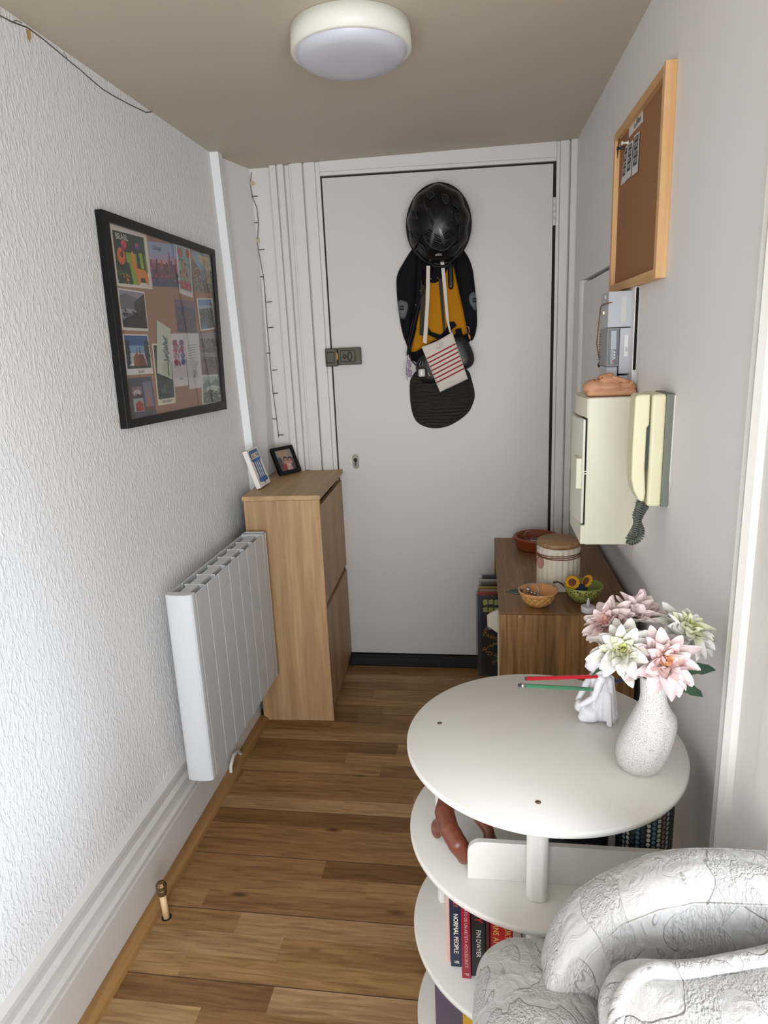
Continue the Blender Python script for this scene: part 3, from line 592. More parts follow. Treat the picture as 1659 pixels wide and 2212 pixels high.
postcard('painted hillside city postcard in the top right corner of the frame', [(955,500),(1135,540),(1160,880),(975,860)], C('9c8f78'),
  [([(0,0),(.6,0),(.9,.35),(.5,.5),(.2,.3)], C('7799a8')), ([(.3,.05),(.95,.1),(.95,.45),(.6,.4)], C('c8b284')), (ell((.5,.2),.15,.1), C('bfa58e')), ([(0,.15),(.35,.45),(.6,.75),(1,.7),(1,1),(0,1)], C('6f6250')), ([(.35,.5),(.55,.45),(.6,.75),(.45,.7)], C('6c8ea0'))]+specks(60,.0,.4,1,1,[C('a98d74'),C('584c3e'),C('c2a890'),C('7c5c48'),C('8a8068')],.035)+specks(12,.5,.1,1,.5,[C('cdb070'),C('8fa6a6'),C('b59a74')],.06), 1)
postcard('dusky purple city view postcard, in the middle of the frame', [(805,890),(980,920),(1005,1225),(835,1215)], C('5a5062'), [(rc(0,0,1,.12), C('8a6c50')), (rc(0,.1,1,.3), C('6c5664')), (rc(0,.30,1,.42), C('4a4c68'))]+specks(50,0,.45,1,1,[C('6e5450'),C('4a4048'),C('7f6258'),C('54505c')],.045), 1)
postcard('white bordered postcard of a blue river city, right side of the frame', [(1003,920),(1143,918),(1170,1190),(1037,1210)], C('d2ccc0'), [(rc(.07,.05,.93,.24), C('5f86b4')), (rc(.07,.22,.93,.32), C('8fa4b2')), ([(.15,.75),(.45,.70),(.50,.95),(.10,.95)], C('4a7196')), ([(.72,.2),(.93,.12),(.93,.3)], C('8e4c40'))]+specks(44,.1,.34,.9,.92,[C('6d6a60'),C('3f4a44'),C('8c7c6a'),C('556a78')],.045), 1, ((.06,.04,.06,.05), C('4c5754')))
postcard('black and white misty mountain postcard, left side below the animals', [(303,825),(540,862),(578,1212),(345,1200)], C('cdc9c4'), [([(.03,.18),(.25,.10),(.4,.14),(.7,.2),(.97,.3),(.97,.5),(.03,.5)], C('63646a')), ([(.55,.30),(.97,.05),(.97,.93),(.3,.93),(.5,.6)], C('2b2c2e')), ([(.05,.75),(.4,.62),(.97,.7),(.97,.93),(.05,.93)], C('242527')), (ell((.35,.52),.25,.05), C('8c8d92')), (ell((.25,.62),.2,.04), C('4a4b4e'))]+specks(30,.1,.5,.95,.9,[C('1c1d1f'),C('35363a'),C('2a2b2d')],.05), 1, ((.04,.04,.06,.07), C('85868c')))
postcard('white captioned postcard of a red church under deep blue sky', [(348,1235),(570,1240),(618,1585),(388,1600)], C('d3cdc8'), [(rc(.04,.03,.96,.3), C('2f5788')), (rc(.04,.28,.96,.48), C('6c8fb4')), (rc(.04,.46,.96,.72), C('a9afb4')), ([(.30,.85),(.30,.58),(.42,.46),(.46,.56),(.52,.56),(.52,.85)], C('8e4f34')), ([(.42,.60),(.46,.26),(.50,.60)], C('7c4436')), ([(.54,.60),(.58,.22),(.63,.60)], C('7c4436')), ([(.50,.84),(.50,.50),(.70,.50),(.82,.84)], C('6c4234')), ([(.04,.1),(.18,.2),(.2,.5),(.12,.85),(.04,.85)], C('24362c')), ([(.96,.15),(.80,.2),(.76,.5),(.86,.8),(.96,.84)], C('2b4034')), (rc(.04,.78,.96,.85), C('2c3a2c'))]+specks(20,.05,.15,.2,.8,[C('2f4534'),C('1f2f28')],.04)+specks(20,.78,.15,.95,.8,[C('34503c'),C('24382c')],.04), 1, texts=[('Uppsala', .5, .925, .011, C('6a6460'))])
postcard('dark multi-view postcard with an obelisk tower, bottom left of the frame', [(395,1630),(600,1610),(650,1950),(432,1980)], C('4c4a52'), [(rc(.10,.22,.50,.46), C('7a6a6c')), (ell((.30,.38),.16,.08), C('b0a8a8')), (rc(.12,.52,.52,.86), C('93999f')), ([(.2,.85),(.2,.66),(.35,.58),(.5,.66),(.5,.85)], C('9a3b2c')), (rc(.58,.12,.95,.86), C('6f7388')), ([(.66,.86),(.70,.30),(.72,.22),(.75,.30),(.86,.86)], C('a36a4c')), (rc(.58,.76,.95,.86), C('6b4638'))]+specks(16,.1,.4,.5,.5,[C('5c3a30'),C('3c3436')],.03), 1)
postcard('tall dark green captioned card tucked behind the pale tree card', [(608,1320),(780,1325),(818,1845),(665,1870)], C('cfcbb6'), [(ell((.5,.70),.12,.05), C('6b4a38')), (ell((.4,.76),.2,.04), C('4c5c5a')), (rc(.2,.8,.8,.805), C('8a9690'))]+specks(12,.1,.6,.9,.9,[C('2c4038'),C('3c5048'),C('20302c')],.06), 1, ((.05,.025,.05,.10), C('2a3a36')), texts=[('SEOULGRAMA', .5, .95, .010, C('4c4a44'))])
postcard('pale green card with a grey tree drawing, standing proud in the frame centre', [(650,1110),(770,1190),(790,1640),(655,1580)], C('b9beae'), [([(.62,.24),(.70,.24),(.80,.95),(.72,.95)], C('8a968e'))]+[(ell((.62+.12*R.uniform(-1,1),.25+.035*k),.16,.022,8,R.uniform(-.3,.3)), C('5c6c66')) for k in range(13)]+[(rc(.70,.2,.725,.96), C('4e5c58'))], 4)
postcard('white card printed with red and blue medallions, centre of the frame', [(762,1232),(885,1228),(930,1688),(812,1705)], C('c9c2c4'), [(ell((.25+.5*(k % 2)+.04,.18+.12*(k//2)),.17,.065,10), C(['9a4a54','5c6a8c','a8505a','8c4050','b07a7c','566288'][k % 6])) for k in range(8)]+specks(24,.1,.12,.9,.62,[C('a84a50'),C('c9c2c4'),C('6a6c8c')],.05), 3, texts=[('Madrid', .5, .86, .009, C('4c4648'))])
postcard('white handwritten note card, right of the medallion card', [(888,1230),(1020,1228),(1058,1705),(942,1725)], C('c8c2c6'), [([(.15,.22+.045*k),(.15+R.uniform(.4,.7),.20+.045*k),(.15+.6,.207+.045*k),(.15,.228+.045*k)], C('6c6870')) for k in range(6)]+[(rc(.45,.66,.48,.80), C('7a767c')), (rc(.15,.80,.8,.804), C('8c888c')), (rc(.6,.52,.85,.53), C('6c6870')), (rc(.55,.56,.8,.57), C('6c6870'))]+specks(10,.35,.66,.65,.8,[C('8a868c')],.02), 2)
postcard('faded black and white landscape snapshot below the river city card', [(1025,1228),(1190,1220),(1205,1400),(1042,1395)], C('6c686a'), [(rc(0,0,1,.35), C('8a8888'))]+specks(40,0,.3,1,1,[C('545254'),C('605c5c'),C('7a7678')],.08), 1)
postcard('dark rose tinted street snapshot below the faded landscape snapshot', [(1045,1400),(1205,1400),(1215,1590),(1060,1590)], C('6a5856'), [(rc(0,0,1,.3), C('8a8488')), (ell((.8,.68),.12,.14), C('9c5a4c')), (rc(.35,.2,.75,.7), C('4c4648'))]+specks(30,0,.2,1,1,[C('564a4a'),C('7a645c'),C('403c3e')],.07), 1)
postcard('green lake and mountain postcard in the bottom right corner of the frame', [(1045,1600),(1220,1590),(1232,1845),(1055,1865)], C('cbc7bc'), [(rc(.05,.05,.95,.3), C('9aa8a8')), ([(.05,.35),(.25,.15),(.45,.3),(.7,.12),(.95,.3),(.95,.5),(.05,.5)], C('6a7c70')), (ell((.55,.48),.35,.12), C('b9bfb2')), ([(.05,.6),(.4,.5),(.95,.62),(.95,.94),(.05,.94)], C('4c5c40')), ([(.4,.9),(.48,.55),(.56,.9)], C('34422e'))]+specks(30,.08,.5,.92,.9,[C('5f6e48'),C('b0b4a0'),C('3c4a34'),C('7c8660')],.05), 1, ((.05,.05,.04,.05), C('8a9688')))
# ================================================================== THINGS HANGING ON THE DOOR
def dc(x, y): return (820+x*.26210, 380+y*.26220)
def DP(x, y, off): u, v = dc(x, y); return at_y(u, v, YD-.016-off)
def outl(pts, off): return [DP(x, y, off) for x, y in pts]
FY = Vector((0, -1, 0))
hk = MB(); hp = DP(490, 640, .0); hk.box((hp.x-.02, YD-.022, hp.z-.03), (hp.x+.02, YD-.015, hp.z+.04), M_black); hk.tube([hp+Vector((0, -.004, 0)), hp+Vector((0, -.05, -.01)), hp+Vector((0, -.06, .015))], .005, M_black); hk = hk.build('coat_hook', door)
# backpack
bp = thing('backpack', 'black and yellow backpack hanging on the door under the helmet', 'backpack', DP(470, 1500, .0))
b = MB(); b.pillow(outl([(300, 560), (240, 640), (140, 810), (138, 930), (150, 1080), (185, 1300), (235, 1420), (250, 1540), (560, 1580), (700, 1420), (790, 1300), (805, 1220), (800, 1080), (788, 930), (765, 735), (700, 610), (560, 480), (400, 480)], .006), FY*.022, M_blackf, back=.003, wrinkle=.003); b.build('black_body', bp)
b = MB(); b.pillow(outl([(278, 590), (205, 700), (137, 815), (140, 950), (152, 1060), (186, 1300), (240, 1400), (262, 1200), (300, 1020), (325, 720), (330, 600)], .022), FY*.022, M_blackf, back=.012, wrinkle=.002); b.build('side_wing', bp)
b = MB(); b.pillow(outl([(620, 620), (690, 605), (762, 735), (790, 950), (802, 1120), (803, 1260), (765, 1370), (735, 1340), (700, 1180), (670, 1000), (625, 780)], .022), FY*.022, M_blackf, back=.012, wrinkle=.002); b.build('side_wing', bp)
YL = mat('yellow_cloth', 'b3760a', .8, spec=.2, bump=.3, bscale=400)
b = MB(); b.pillow(outl([(400, 860), (330, 960), (310, 1150), (245, 1400), (268, 1465), (380, 1400), (470, 1345), (560, 1340), (650, 1290), (710, 1320), (722, 1240), (660, 980), (600, 705), (560, 700), (480, 850)], .026), FY*.010, YL, back=.004, wrinkle=.004, wscale=14, smoothit=1); b.build('yellow_lining', bp)
b = MB()
b.pillow(outl([(310, 640), (345, 640), (365, 960), (330, 1100), (290, 1300), (255, 1420), (240, 1400), (300, 1060)], .038), FY*.006, M_blackf, back=.012)
b.pillow(outl([(560, 690), (600, 690), (612, 900), (600, 935), (572, 935), (565, 900)], .040), FY*.005, M_blackp, back=.01)
b.pillow(outl([(340, 690), (560, 640), (580, 720), (520, 850), (440, 890), (400, 860), (345, 760)], .036), FY*.012, M_blackf, back=.01, wrinkle=.003)
b.build('top_straps', bp)
b = MB()
b.add(outl([(340, 900), (378, 900), (362, 1320), (328, 1310)], .046), [(0, 1, 2, 3)], C('2b2a22', .8)); b.add(outl([(484, 840), (512, 850), (538, 1240), (548, 1330), (525, 1290)], .046), [(0, 1, 2, 3, 4)], C('2b2a22', .8)); b.build('webbing_straps', bp, fix=False)
b = MB()
b.prism(outl([(405, 1250), (425, 1285), (500, 1310), (540, 1275), (570, 1205), (615, 1200), (635, 1235), (590, 1270), (560, 1330), (480, 1345), (400, 1310)], .040), FY*.006, M_blackf); b.prism(outl([(620, 1270), (670, 1250), (690, 1330), (640, 1330)], .040), FY*.005, M_blackf); b.build('strap_anchor', bp)
for q in ([(150, 1020), (225, 1022), (242, 1050), (238, 1100), (215, 1180), (165, 1170), (150, 1080)], [(760, 955), (785, 955), (797, 1010), (796, 1108), (780, 1110), (745, 1070), (728, 1010), (735, 975)]):
    b = MB(); b.pillow(outl(q, .040), FY*.007, mat('grey_patch', '55575a', .7), back=.010, rings=4, smoothit=1); lt = b.build('lash_patch', bp)
    cx = sum(p[0] for p in q)/len(q); cy = sum(p[1] for p in q)/len(q); b = MB(); cx -= 14 if cx < 400 else -18
    for dy in (-18, 4): b.prism(outl([(cx-18, cy+dy), (cx+16, cy+dy), (cx+16, cy+dy+12), (cx-18, cy+dy+12)], .048), FY*.002, M_dark)
    b.build('slot', lt)
for x, y in ((585, 910), (478, 838), (424, 848), (297, 1064), (334, 944)):
    b = MB(); b.ball(DP(x, y, .0495), (.0016, .0015, .0016), C('d8d4c8', .3), 8); b.build('rivet', bp)
b = MB(); b.tube([DP(345, 860, .048), DP(378, 858, .048), DP(382, 915, .048), DP(348, 918, .048)], .0022, C('3c3c36', .5), 6, closed=True); b.build('ring_buckle', bp)
b = MB(); b.tube([DP(x, y, .049) for x, y in [(300, 1100), (270, 1200), (240, 1350), (225, 1480), (245, 1490), (262, 1400), (300, 1250)]], .0024, M_blackp, 6); b.build('cord', bp)
b = MB(); b.tube([DP(x, y, .050) for x, y in [(715, 1240), (735, 1245), (740, 1290), (722, 1300), (716, 1262)]], .0016, C('c98a5a', .4, metal=.3), 6); b.pillow(outl([(725, 1290), (748, 1310), (752, 1350), (735, 1345)], .047), FY*.005, C('b5743c'), back=.01, rings=3, smoothit=1); b.build('orange_zip_charm', bp)
# olive bag
ob = thing('olive_crinkle_bag', 'dark olive crinkled fabric bag hanging lowest on the door', 'bag', DP(500, 2080, .004))
b = MB()
OM = mat('olive_nylon', '35332b', .7, spec=.2, bump=.6, bscale=120)
nn = OM.node_tree.nodes; ll = OM.node_tree.links; wv = nn.new('ShaderNodeTexWave'); wv.bands_direction = 'Z'; wv.inputs['Scale'].default_value = 22; wv.inputs['Distortion'].default_value = 3; wv.inputs['Detail Scale'].default_value = 1.2
tcn = [x for x in nn if x.type == 'TEX_COORD'][0]; ll.new(tcn.outputs['Object'], wv.inputs[0]); bn = nn.new('ShaderNodeBump'); bn.inputs['Strength'].default_value = .9; bn.inputs['Distance'].default_value = .009; ll.new(wv.outputs[0], bn.inputs['Height'])
pb = nn['Principled BSDF']; old = pb.inputs['Normal'].links[0].from_socket; ll.new(old, bn.inputs['Normal']); ll.new(bn.outputs[0], pb.inputs['Normal'])
b.pillow(outl([(300, 1600), (262, 1660), (246, 1700), (250, 1850), (268, 1960), (310, 2040), (400, 2076), (490, 2082), (600, 2052), (730, 1960), (770, 1880), (790, 1805), (765, 1700), (735, 1590), (600, 1540), (420, 1560)], .004), FY*.050, OM, back=.003, rings=12, wrinkle=.010, wscale=26); b.build('bag_body', ob)
b = MB(); b.tube([DP(x, y, .052) for x, y in [(560, 1800), (520, 1860), (500, 1930), (540, 1900), (600, 1830)]], .0025, C('26251f', .8), 6); b.build('gather_seam', ob)
# small black leather bag
lb = thing('black_leather_bag', 'small black leather shoulder bag behind the striped pouch', 'bag', DP(520, 1600, .05))
b = MB(); b.pillow(outl([(290, 1540), (380, 1440), (560, 1330), (670, 1300), (720, 1340), (775, 1460), (783, 1530), (750, 1580), (680, 1600), (600, 1640), (480, 1700), (380, 1722), (310, 1650)], .050), FY*.022, mat('black_leather', '141416', .38, bump=.2, bscale=250), back=.008); b.build('pouch', lb)
b = MB(); b.tube([DP(690, 1500, .068), DP(697, 1518, .068), DP(690, 1535, .068)], .002, C('c9b27a', .3, metal=.8), 6); b.build('brass_clasp', lb)
b = MB(); b.tube([DP(x, y, .068) for x, y in [(405, 1600), (398, 1625), (410, 1645), (425, 1640)]], .0018, C('c9b27a', .3, metal=.8), 6); b.build('brass_clasp', lb)
b = MB(); b.tube([DP(x, y, .056) for x, y in [(300, 1560), (262, 1520), (250, 1475), (235, 1470), (248, 1380), (290, 1200), (340, 1000), (440, 760)]], .0028, M_blackp, 6); b.build('shoulder_strap', lb)
# striped pouch
tp = thing('striped_tote_pouch', 'small cream pouch with red stripes and two pale straps hung on the door', 'bag', DP(560, 1780, .078))
CR = mat('natural_canvas', 'cfc6bb', .8, bump=.3, bscale=500)
Q = [(345, 1408), (598, 1285), (728, 1672), (497, 1782)]
def tq(u, v, off=.0): 
    x = lerp(lerp(Q[0][0], Q[1][0], u), lerp(Q[3][0], Q[2][0], u), v); y = lerp(lerp(Q[0][1], Q[1][1], u), lerp(Q[3][1], Q[2][1], u), v)
    return DP(x, y, .080+off+.010*math.sin(PI*u)*math.sin(PI*v)**.6+.0*u)
b = MB(); n = 16; vs = []; fsx = []
for sgn in (1, 0):
    for i in range(n+1):
        for j in range(n+1): p = tq(j/n, i/n+(.03*math.sin(PI*j/n) if i == 0 else 0)); vs.append(p if sgn else Vector((p.x, YD-.016-.0755, p.z)))
m1 = (n+1)**2
for i in range(n):
    for j in range(n): a = i*(n+1)+j; fsx.append((a, a+1, a+n+2, a+n+1)); fsx.append((m1+a, m1+a+n+1, m1+a+n+2, m1+a+1))
for i in range(n):
    for e in ((i, i+1), (n*(n+1)+i, n*(n+1)+i+1), (i*(n+1), (i+1)*(n+1)), (i*(n+1)+n, (i+1)*(n+1)+n)): fsx.append((e[0], e[1], m1+e[1], m1+e[0]))
b.add(vs, fsx, CR, True); b.build('pouch_body', tp)
b = MB(); RD = C('8f1a22', .8)
for k in range(7):
    v0 = .255+k*.0875; pts = [tq(j/12*.985+.008, v0-.02*(j/12), .0012) for j in range(13)]; pt2 = [tq(j/12*.985+.008, v0+.028-.02*(j/12), .0012) for j in range(13)]
    b.add(pts+pt2, [(j, j+1, 14+j, 13+j) for j in range(12)], RD)
b.build('red_stripes', tp, fix=False)
b = MB(); e = tq(1, .5)-tq(0, .5); u_ = tq(.5, .3)-tq(.5, .7)
b.flat([tq(.5, .915, .003)+e.normalized()*x+u_.normalized()*y for x, y in ell((0, 0), .0135, .0048, 18)], C('e2dcd4')); b.text('bdayete', C('33302e'), frame_T(tq(.5, .915, .004), e, u_), .008, bold=.01); b.build('sewn_label', tp, fix=False)
b = MB(); p = DP(485, 1398, .093); b.cyl(p, p+FY*.003, .0062, .0055, C('d5cec4', .4), 20); b.build('button', tp)
b = MB(); b.tube([DP(470, 1372, .090), DP(500, 1365, .092), DP(520, 1385, .092), DP(505, 1420, .092), DP(470, 1420, .091)], .0018, CR, 6); b.build('button_loop', tp)
for w in (((386, 740), (416, 740), (412, 1000), (388, 1385), (357, 1370), (380, 1050)), ((500, 700), (530, 700), (545, 850), (572, 1200), (590, 1290), (575, 1290), (548, 1180), (520, 880))):
    b = MB(); b.prism(outl(w, .086), FY*.0015, CR); b.build('strap', tp)
# earbud case
ec = thing('earbud_case', 'white earbud case dangling from a ring beside the striped pouch', 'earbud case', DP(350, 1680, .088))
p = DP(348, 1622, .090); b = MB(); b.rbox(p, (.0135, .009, .0155), .006, mat('white_silicone', 'b9b7b6', .45), 6); b.build('case_shell', ec)
b = MB(); b.box((p.x-.0016, p.y-.0098, p.z-.010), (p.x+.0016, p.y-.0088, p.z+.010), C('e6e2d8', .3)); b.build('hinge_bar', ec)
b = MB(); b.tube([p+Vector(q) for q in ((.0, 0, .016), (-.006, 0, .024), (-.008, 0, .036), (-.003, 0, .047), (.002, 0, .050), (.005, 0, .040), (.004, 0, .026))], .0012, M_steel, 6, closed=True); b.build('carabiner', ec)
# bead charm
bc = thing('beaded_charm', 'lilac beaded charm and chain hanging left of the earbud case', 'charm', DP(235, 1600, .06))
LI = C('9c86a4', .35)
b = MB()
for k in range(16): b.ball(DP(232-12*math.sin(k*.19), 1490+k*13, .066), .0022, C('5a4a44', .4) if k % 3 else C('b8a0a0', .4), 8)
b.build('bead_chain', bc)
for x, y, r in ((240, 1530, .008), (246, 1560, .009), (232, 1600, .0085), (255, 1615, .008), (238, 1640, .008), (258, 1650, .007)):
    b = MB(); b.ball(DP(x, y, .070), (r*.8, r*.7, r), LI, 10); b.build('lilac_bead', bc)
# helmet
he = thing('bike_helmet', 'glossy black bicycle helmet hanging on top of the backpack', 'helmet', DP(485, 690, .03))
hc = DP(485, 400, .085); HM = mat('helmet_shell', '09090b', .33, spec=.35)
def hf(p):
    d = Vector(p)-hc; d.y = d.y*.25 if d.y > 0 else d.y; p = hc+d; a = math.atan2(d.x, d.z); rr = math.hypot(d.x/.118, d.z/.142)
    return Vector(p)+d.normalized()*(.0035*math.cos(9*a)*min(1, rr*1.6))
b = MB(); b.ball((0, 0, 0), (.117, .095, .139), HM, 64, T=Matrix.Translation(hc)); b.v = [hf(p) for p in b.v]
b.build('shell', he)
b = MB(); b.tube([hc+Vector((.117*math.cos(a), .008, .141*math.sin(a))) for a in [2*PI*k/40 for k in range(40)]], .008, M_blackp, 8, closed=True); b.build('rim', he)
def surf(a, e):  # a around, e 0 centre .. 1 rim
    return hc+Vector((.117*e*math.cos(a), -.095*math.sqrt(max(0, 1-e*e)), .139*e*math.sin(a)))
def patch(a, e0, e1, w, m, nm, lift=.0045):
    b = MB(); L_ = []; Rr = []
    for k in range(9):
        t = k/8; e = lerp(e0, e1, t); ww = w*math.sin(PI*min(1, max(.06, t)))**.7/max(e, .25); 
        for lst, sg in ((L_, -1), (Rr, 1)):
            q = surf(a+sg*ww, e); lst.append(hc+(q-hc)*(1+lift/(q-hc).length))
    b.add(L_+Rr, [(k, k+1, 10+k, 9+k) for k in range(8)], m, True); q_ = b.build(nm, he, fix=False)
    if nm == 'vent': b = MB(); b.tube(L_+Rr[::-1], .0013, C('26262a', .3, spec=.4), 5, closed=True); b.build('vent_lip', q_, fix=False)
def hsurf(x, y, lift=.003):
    q = DP(x, y, .085); dx, dz = (q.x-hc.x)/.117, (q.z-hc.z)/.139; m_ = dx*dx+dz*dz
    if m_ > .97: k_ = math.sqrt(.97/m_); dx *= k_; dz *= k_; m_ = .97
    d = Vector((.117*dx, -.095*math.sqrt(1-m_), .139*dz)); return hc+d*(1+lift/d.length)
for poly in ([(405,160),(452,165),(465,205),(430,235),(405,205)], [(520,185),(565,200),(578,250),(548,275),(525,235)], [(600,215),(642,250),(652,305),(612,275)], [(276,305),(318,325),(332,385),(300,370),(280,345)], [(345,215),(388,235),(395,315),(360,290)], [(262,465),(312,495),(335,545),(282,525)],
             [(400,300),(430,310),(462,420),(452,450),(415,380)], [(560,290),(602,325),(598,405),(565,385)], [(655,435),(702,430),(694,505),(652,515)], [(620,340),(660,340),(672,400),(640,410)], [(375,500),(440,545),(512,575),(575,545),(640,495),(620,560),(560,615),(515,630),(450,610),(395,560)], [(325,550),(375,595),(400,648),(350,612)], [(602,602),(655,555),(645,618),(605,652)]):
    P = [hsurf(x, y) for x, y in poly]; cen = hsurf(sum(p[0] for p in poly)/len(poly), sum(p[1] for p in poly)/len(poly), .0032)
    b = MB(); n = len(P); b.add(P+[cen], [(k, (k+1) % n, n) for k in range(n)], M_dark, True); q_ = b.build('vent', he, fix=False)
    b = MB(); b.tube([hsurf(x, y, .003) for x, y in poly], .0016, C('2c2c30', .3, spec=.4), 5, closed=True); b.build('vent_lip', q_, fix=False)
b = MB(); b.tube([hsurf(x, y, .002) for x, y in [(300, 600), (350, 520), (420, 480), (512, 545), (590, 480), (660, 520)]], .0055, HM, 8); b.build('chevron_ridge', he)
for a in (PI*1.5-.35, PI*1.5+.35): patch(a, .2, .62, .045, C('2e2e31', .25), 'gloss_ridge', .008)
b = MB(); b.prism([hc+Vector((x, -.050, z)) for x, z in ((-.012, -.118), (.014, -.118), (.012, -.108), (-.010, -.108))], (0, -.004, 0), C('4b4b4e', .4)); b.build('rear_badge', he)
b = MB(); b.tube([hc+Vector((-.06, .0, -.10)), hc+Vector((-.02, -.005, -.150)), hc+Vector((.03, -.005, -.152)), hc+Vector((.06, 0, -.11))], .006, M_blackp, 8); b.build('retention_strap', he)
# ================================================================== CORK BOARD (right wall)
cb = thing('cork_board', 'pine framed cork board hung high on the right wall', 'notice board', RW(1400, 620, .0))
th = .022
o4 = [RW(1328, 290, th), RW(1437, 122, th), RW(1420, 616, th), RW(1316, 632, th)]
yA, yB = 2.012, 1.530; zT0, zT1 = 1.933, 1.930; 
def rw(y, z, off): return Vector((rx(y)-off, y, z))
zl, zh = 1.532, 1.930; bw = .020
def bar(a0, a1, b0, b1, m, nm, off0=0.0, off1=th):
    b = MB(); b.hexa([rw(a0, b0, off0), rw(a1, b0, off0), rw(a1, b0, off1), rw(a0, b0, off1), rw(a0, b1, off0), rw(a1, b1, off0), rw(a1, b1, off1), rw(a0, b1, off1)], m); return b.build(nm, cb, bevel=.001)
PINY = wood('pine_rail', 'c0945e', 'd2a672', .8, 'y', .5, contrast=.5)
bar(yB, yB+bw, zl, zh+.002, M_pine, 'frame_side'); bar(yA-bw, yA, zl, zh, M_pine, 'frame_side')
bar(yB+bw, yA-bw, zh-bw, zh, PINY, 'frame_rail'); bar(yB+bw, yA-bw, zl, zl+bw, PINY, 'frame_rail'); bar(yB+bw*.5, yA-bw*.5, zl+.01, zh-.01, M_cork, 'cork_sheet', 0.0, .010)
# things pinned on the cork
NR = Vector((-1, -.0178, 0)).normalized()
def kc_(x, y): return (1230+x/3.9482, 100+y/3.9504)
def RC(x, y, off=.0105): u, v = kc_(x, y); return RW(u, v, off)
b = MB(); b.prism([RC(x, y) for x, y in [(512, 650), (520, 672), (612, 530), (626, 512), (628, 640), (600, 672), (540, 742), (508, 782)]], NR*.0004, C('d8d5d2'))
ex = RC(620, 600)-RC(515, 700); ez = Vector((0, 0, 1)); b.text('Fête d’Anni', C('16161a'), frame_T(RC(572, 655, .0114), Vector((0, -1, 0)), ez), .019, bold=.02); tag(b.build('pinned_note', fix=False), 'torn white handwritten note pinned above the photo strips on cork', 'note')
for i, (q, lab) in enumerate((([(478, 860), (500, 842), (475, 1160), (438, 1190)], 'leftmost photo booth strip under the dark pin on the cork board'), ([(504, 832), (540, 800), (520, 1110), (478, 1150)], 'middle photo booth strip under the white pin on the cork board'), ([(552, 765), (598, 722), (580, 1070), (528, 1110)], 'rightmost photo booth strip on the cork board'))):
    P = [RC(x, y, .0115+.0006*i) for x, y in q]
    def qq(u, v): return P[0].lerp(P[1], u).lerp(P[3].lerp(P[2], u), v)
    b = MB(); b.hexa([p-NR*.0005 for p in P]+P, C('cfcccb'))
    for k in range(4):
        b.flat([qq(.12, .05+k*.19), qq(.88, .05+k*.19), qq(.88, .22+k*.19), qq(.12, .22+k*.19)], C('6c6866') if k % 2 else C('55514f'), NR*.0002)
        b.flat([qq(x, y) for x, y in ell((.45+.1*(k % 2), .13+k*.19), .2, .05, 12)], C('a39c98'), NR*.0003); b.flat([qq(x, y) for x, y in ell((.5, .17+k*.19), .25, .035, 12)], C('2c2a2c'), NR*.0004)
    tag(b.build('photo_strip', fix=False), lab, 'photo strip', 'photo booth strips on the cork board')
for (x, y, c, lab) in ((505, 822, 'dedcd2', 'white push pin holding the middle photo strip on cork'), (465, 868, '1c1f33', 'dark navy push pin holding the left photo strip on cork')):
    p = RC(x, y, .0125); b = MB(); b.T = Matrix.Translation(p) @ NR.to_track_quat('Z', 'Y').to_matrix().to_4x4()
    b.lathe([(.0045, 0), (.0048, .002), (.0026, .004), (.0024, .012), (.0046, .0145), (.0048, .017), (0, .0175)], C(c, .35), n=16); tag(b.build('push_pin', fix=False), lab, 'push pin', 'push pins on the cork board')
nk = MB(); 
for k in range(7): 
    p = RC(424-k*4, 815+k*30, .016); nk.tube([p+Vector((0, .004*math.cos(t*PI/4), .006*math.sin(t*PI/4))) for t in range(8)], .0009, C('6a4e28', .35, metal=.8), 5, closed=True)
tag(nk.build('gold_earrings', fix=False), 'cluster of small gold hoops hooked on the left edge of the cork', 'earrings')
# ================================================================== ELECTRICITY METER
mp_ = None
em = thing('electricity_meter', 'pale grey electricity meter with orange light in the wall niche', 'meter', (.345, 1.80, 1.277))
GM = mat('meter_grey', 'b4b7be', .42); GM2 = mat('meter_grey_dark', '8f9192', .45); xb = .3670; xf = .311
def mbx(y0, y1, z0, z1, x0, x1, m, nm, par=em, bev=.002):
    b = MB(); b.box((x0, y0, z0), (x1, y1, z1), m); return b.build(nm, par, bevel=bev)
mbx(1.752, 1.905, 1.336, 1.530, .3680, .3745, M_dark, 'painted_gap_shade')  # black slab added as painted shade for the dark gap beside the meter
mbx(1.790, 1.905, 1.440, 1.526, xf, xb, GM, 'terminal_cover'); mbx(1.788, 1.905, 1.326, 1.438, xf+.030, xb, GM, 'meter_body')
wn_ = mbx(1.7895, 1.905, 1.345, 1.438, xf, xf+.029, GM2, 'display_window')
mbx(1.795, 1.905, 1.277, 1.344, xf+.002, xf+.028, GM, 'lower_cover'); mbx(1.793, 1.905, 1.277, 1.322, xf+.031, xb, GM, 'cable_box')
b = MB(); Tm = frame_T(Vector((xf+.0145, 1.7885, 1.392)), (1, 0, 0), (0, 0, 1)); b.T = Tm
b.flat([(-.0125, -.043, 0), (.013, -.043, 0), (.013, .043, 0), (-.0125, .043, 0)], C('6c7074', .2)); b.flat([(-.006, -.005, .0003), (.007, -.005, .0003), (.007, .040, .0003), (-.006, .040, .0003)], C('aeb4bc')); b.flat([(-.006, -.040, .0003), (.003, -.040, .0003), (.003, -.006, .0003), (-.006, -.006, .0003)], C('9aa0a4'))
for k in range(3): b.flat([(x, y, .0006) for x, y in ell((.004, -.012-k*.007), .0022, .0026, 10)], C('d0d4d6'))
b.flat([(x, y, .0006) for x, y in ell((.002, -.034), .0026, .0026, 10)], C('a8262a')); b.build('display_face', em, fix=False)
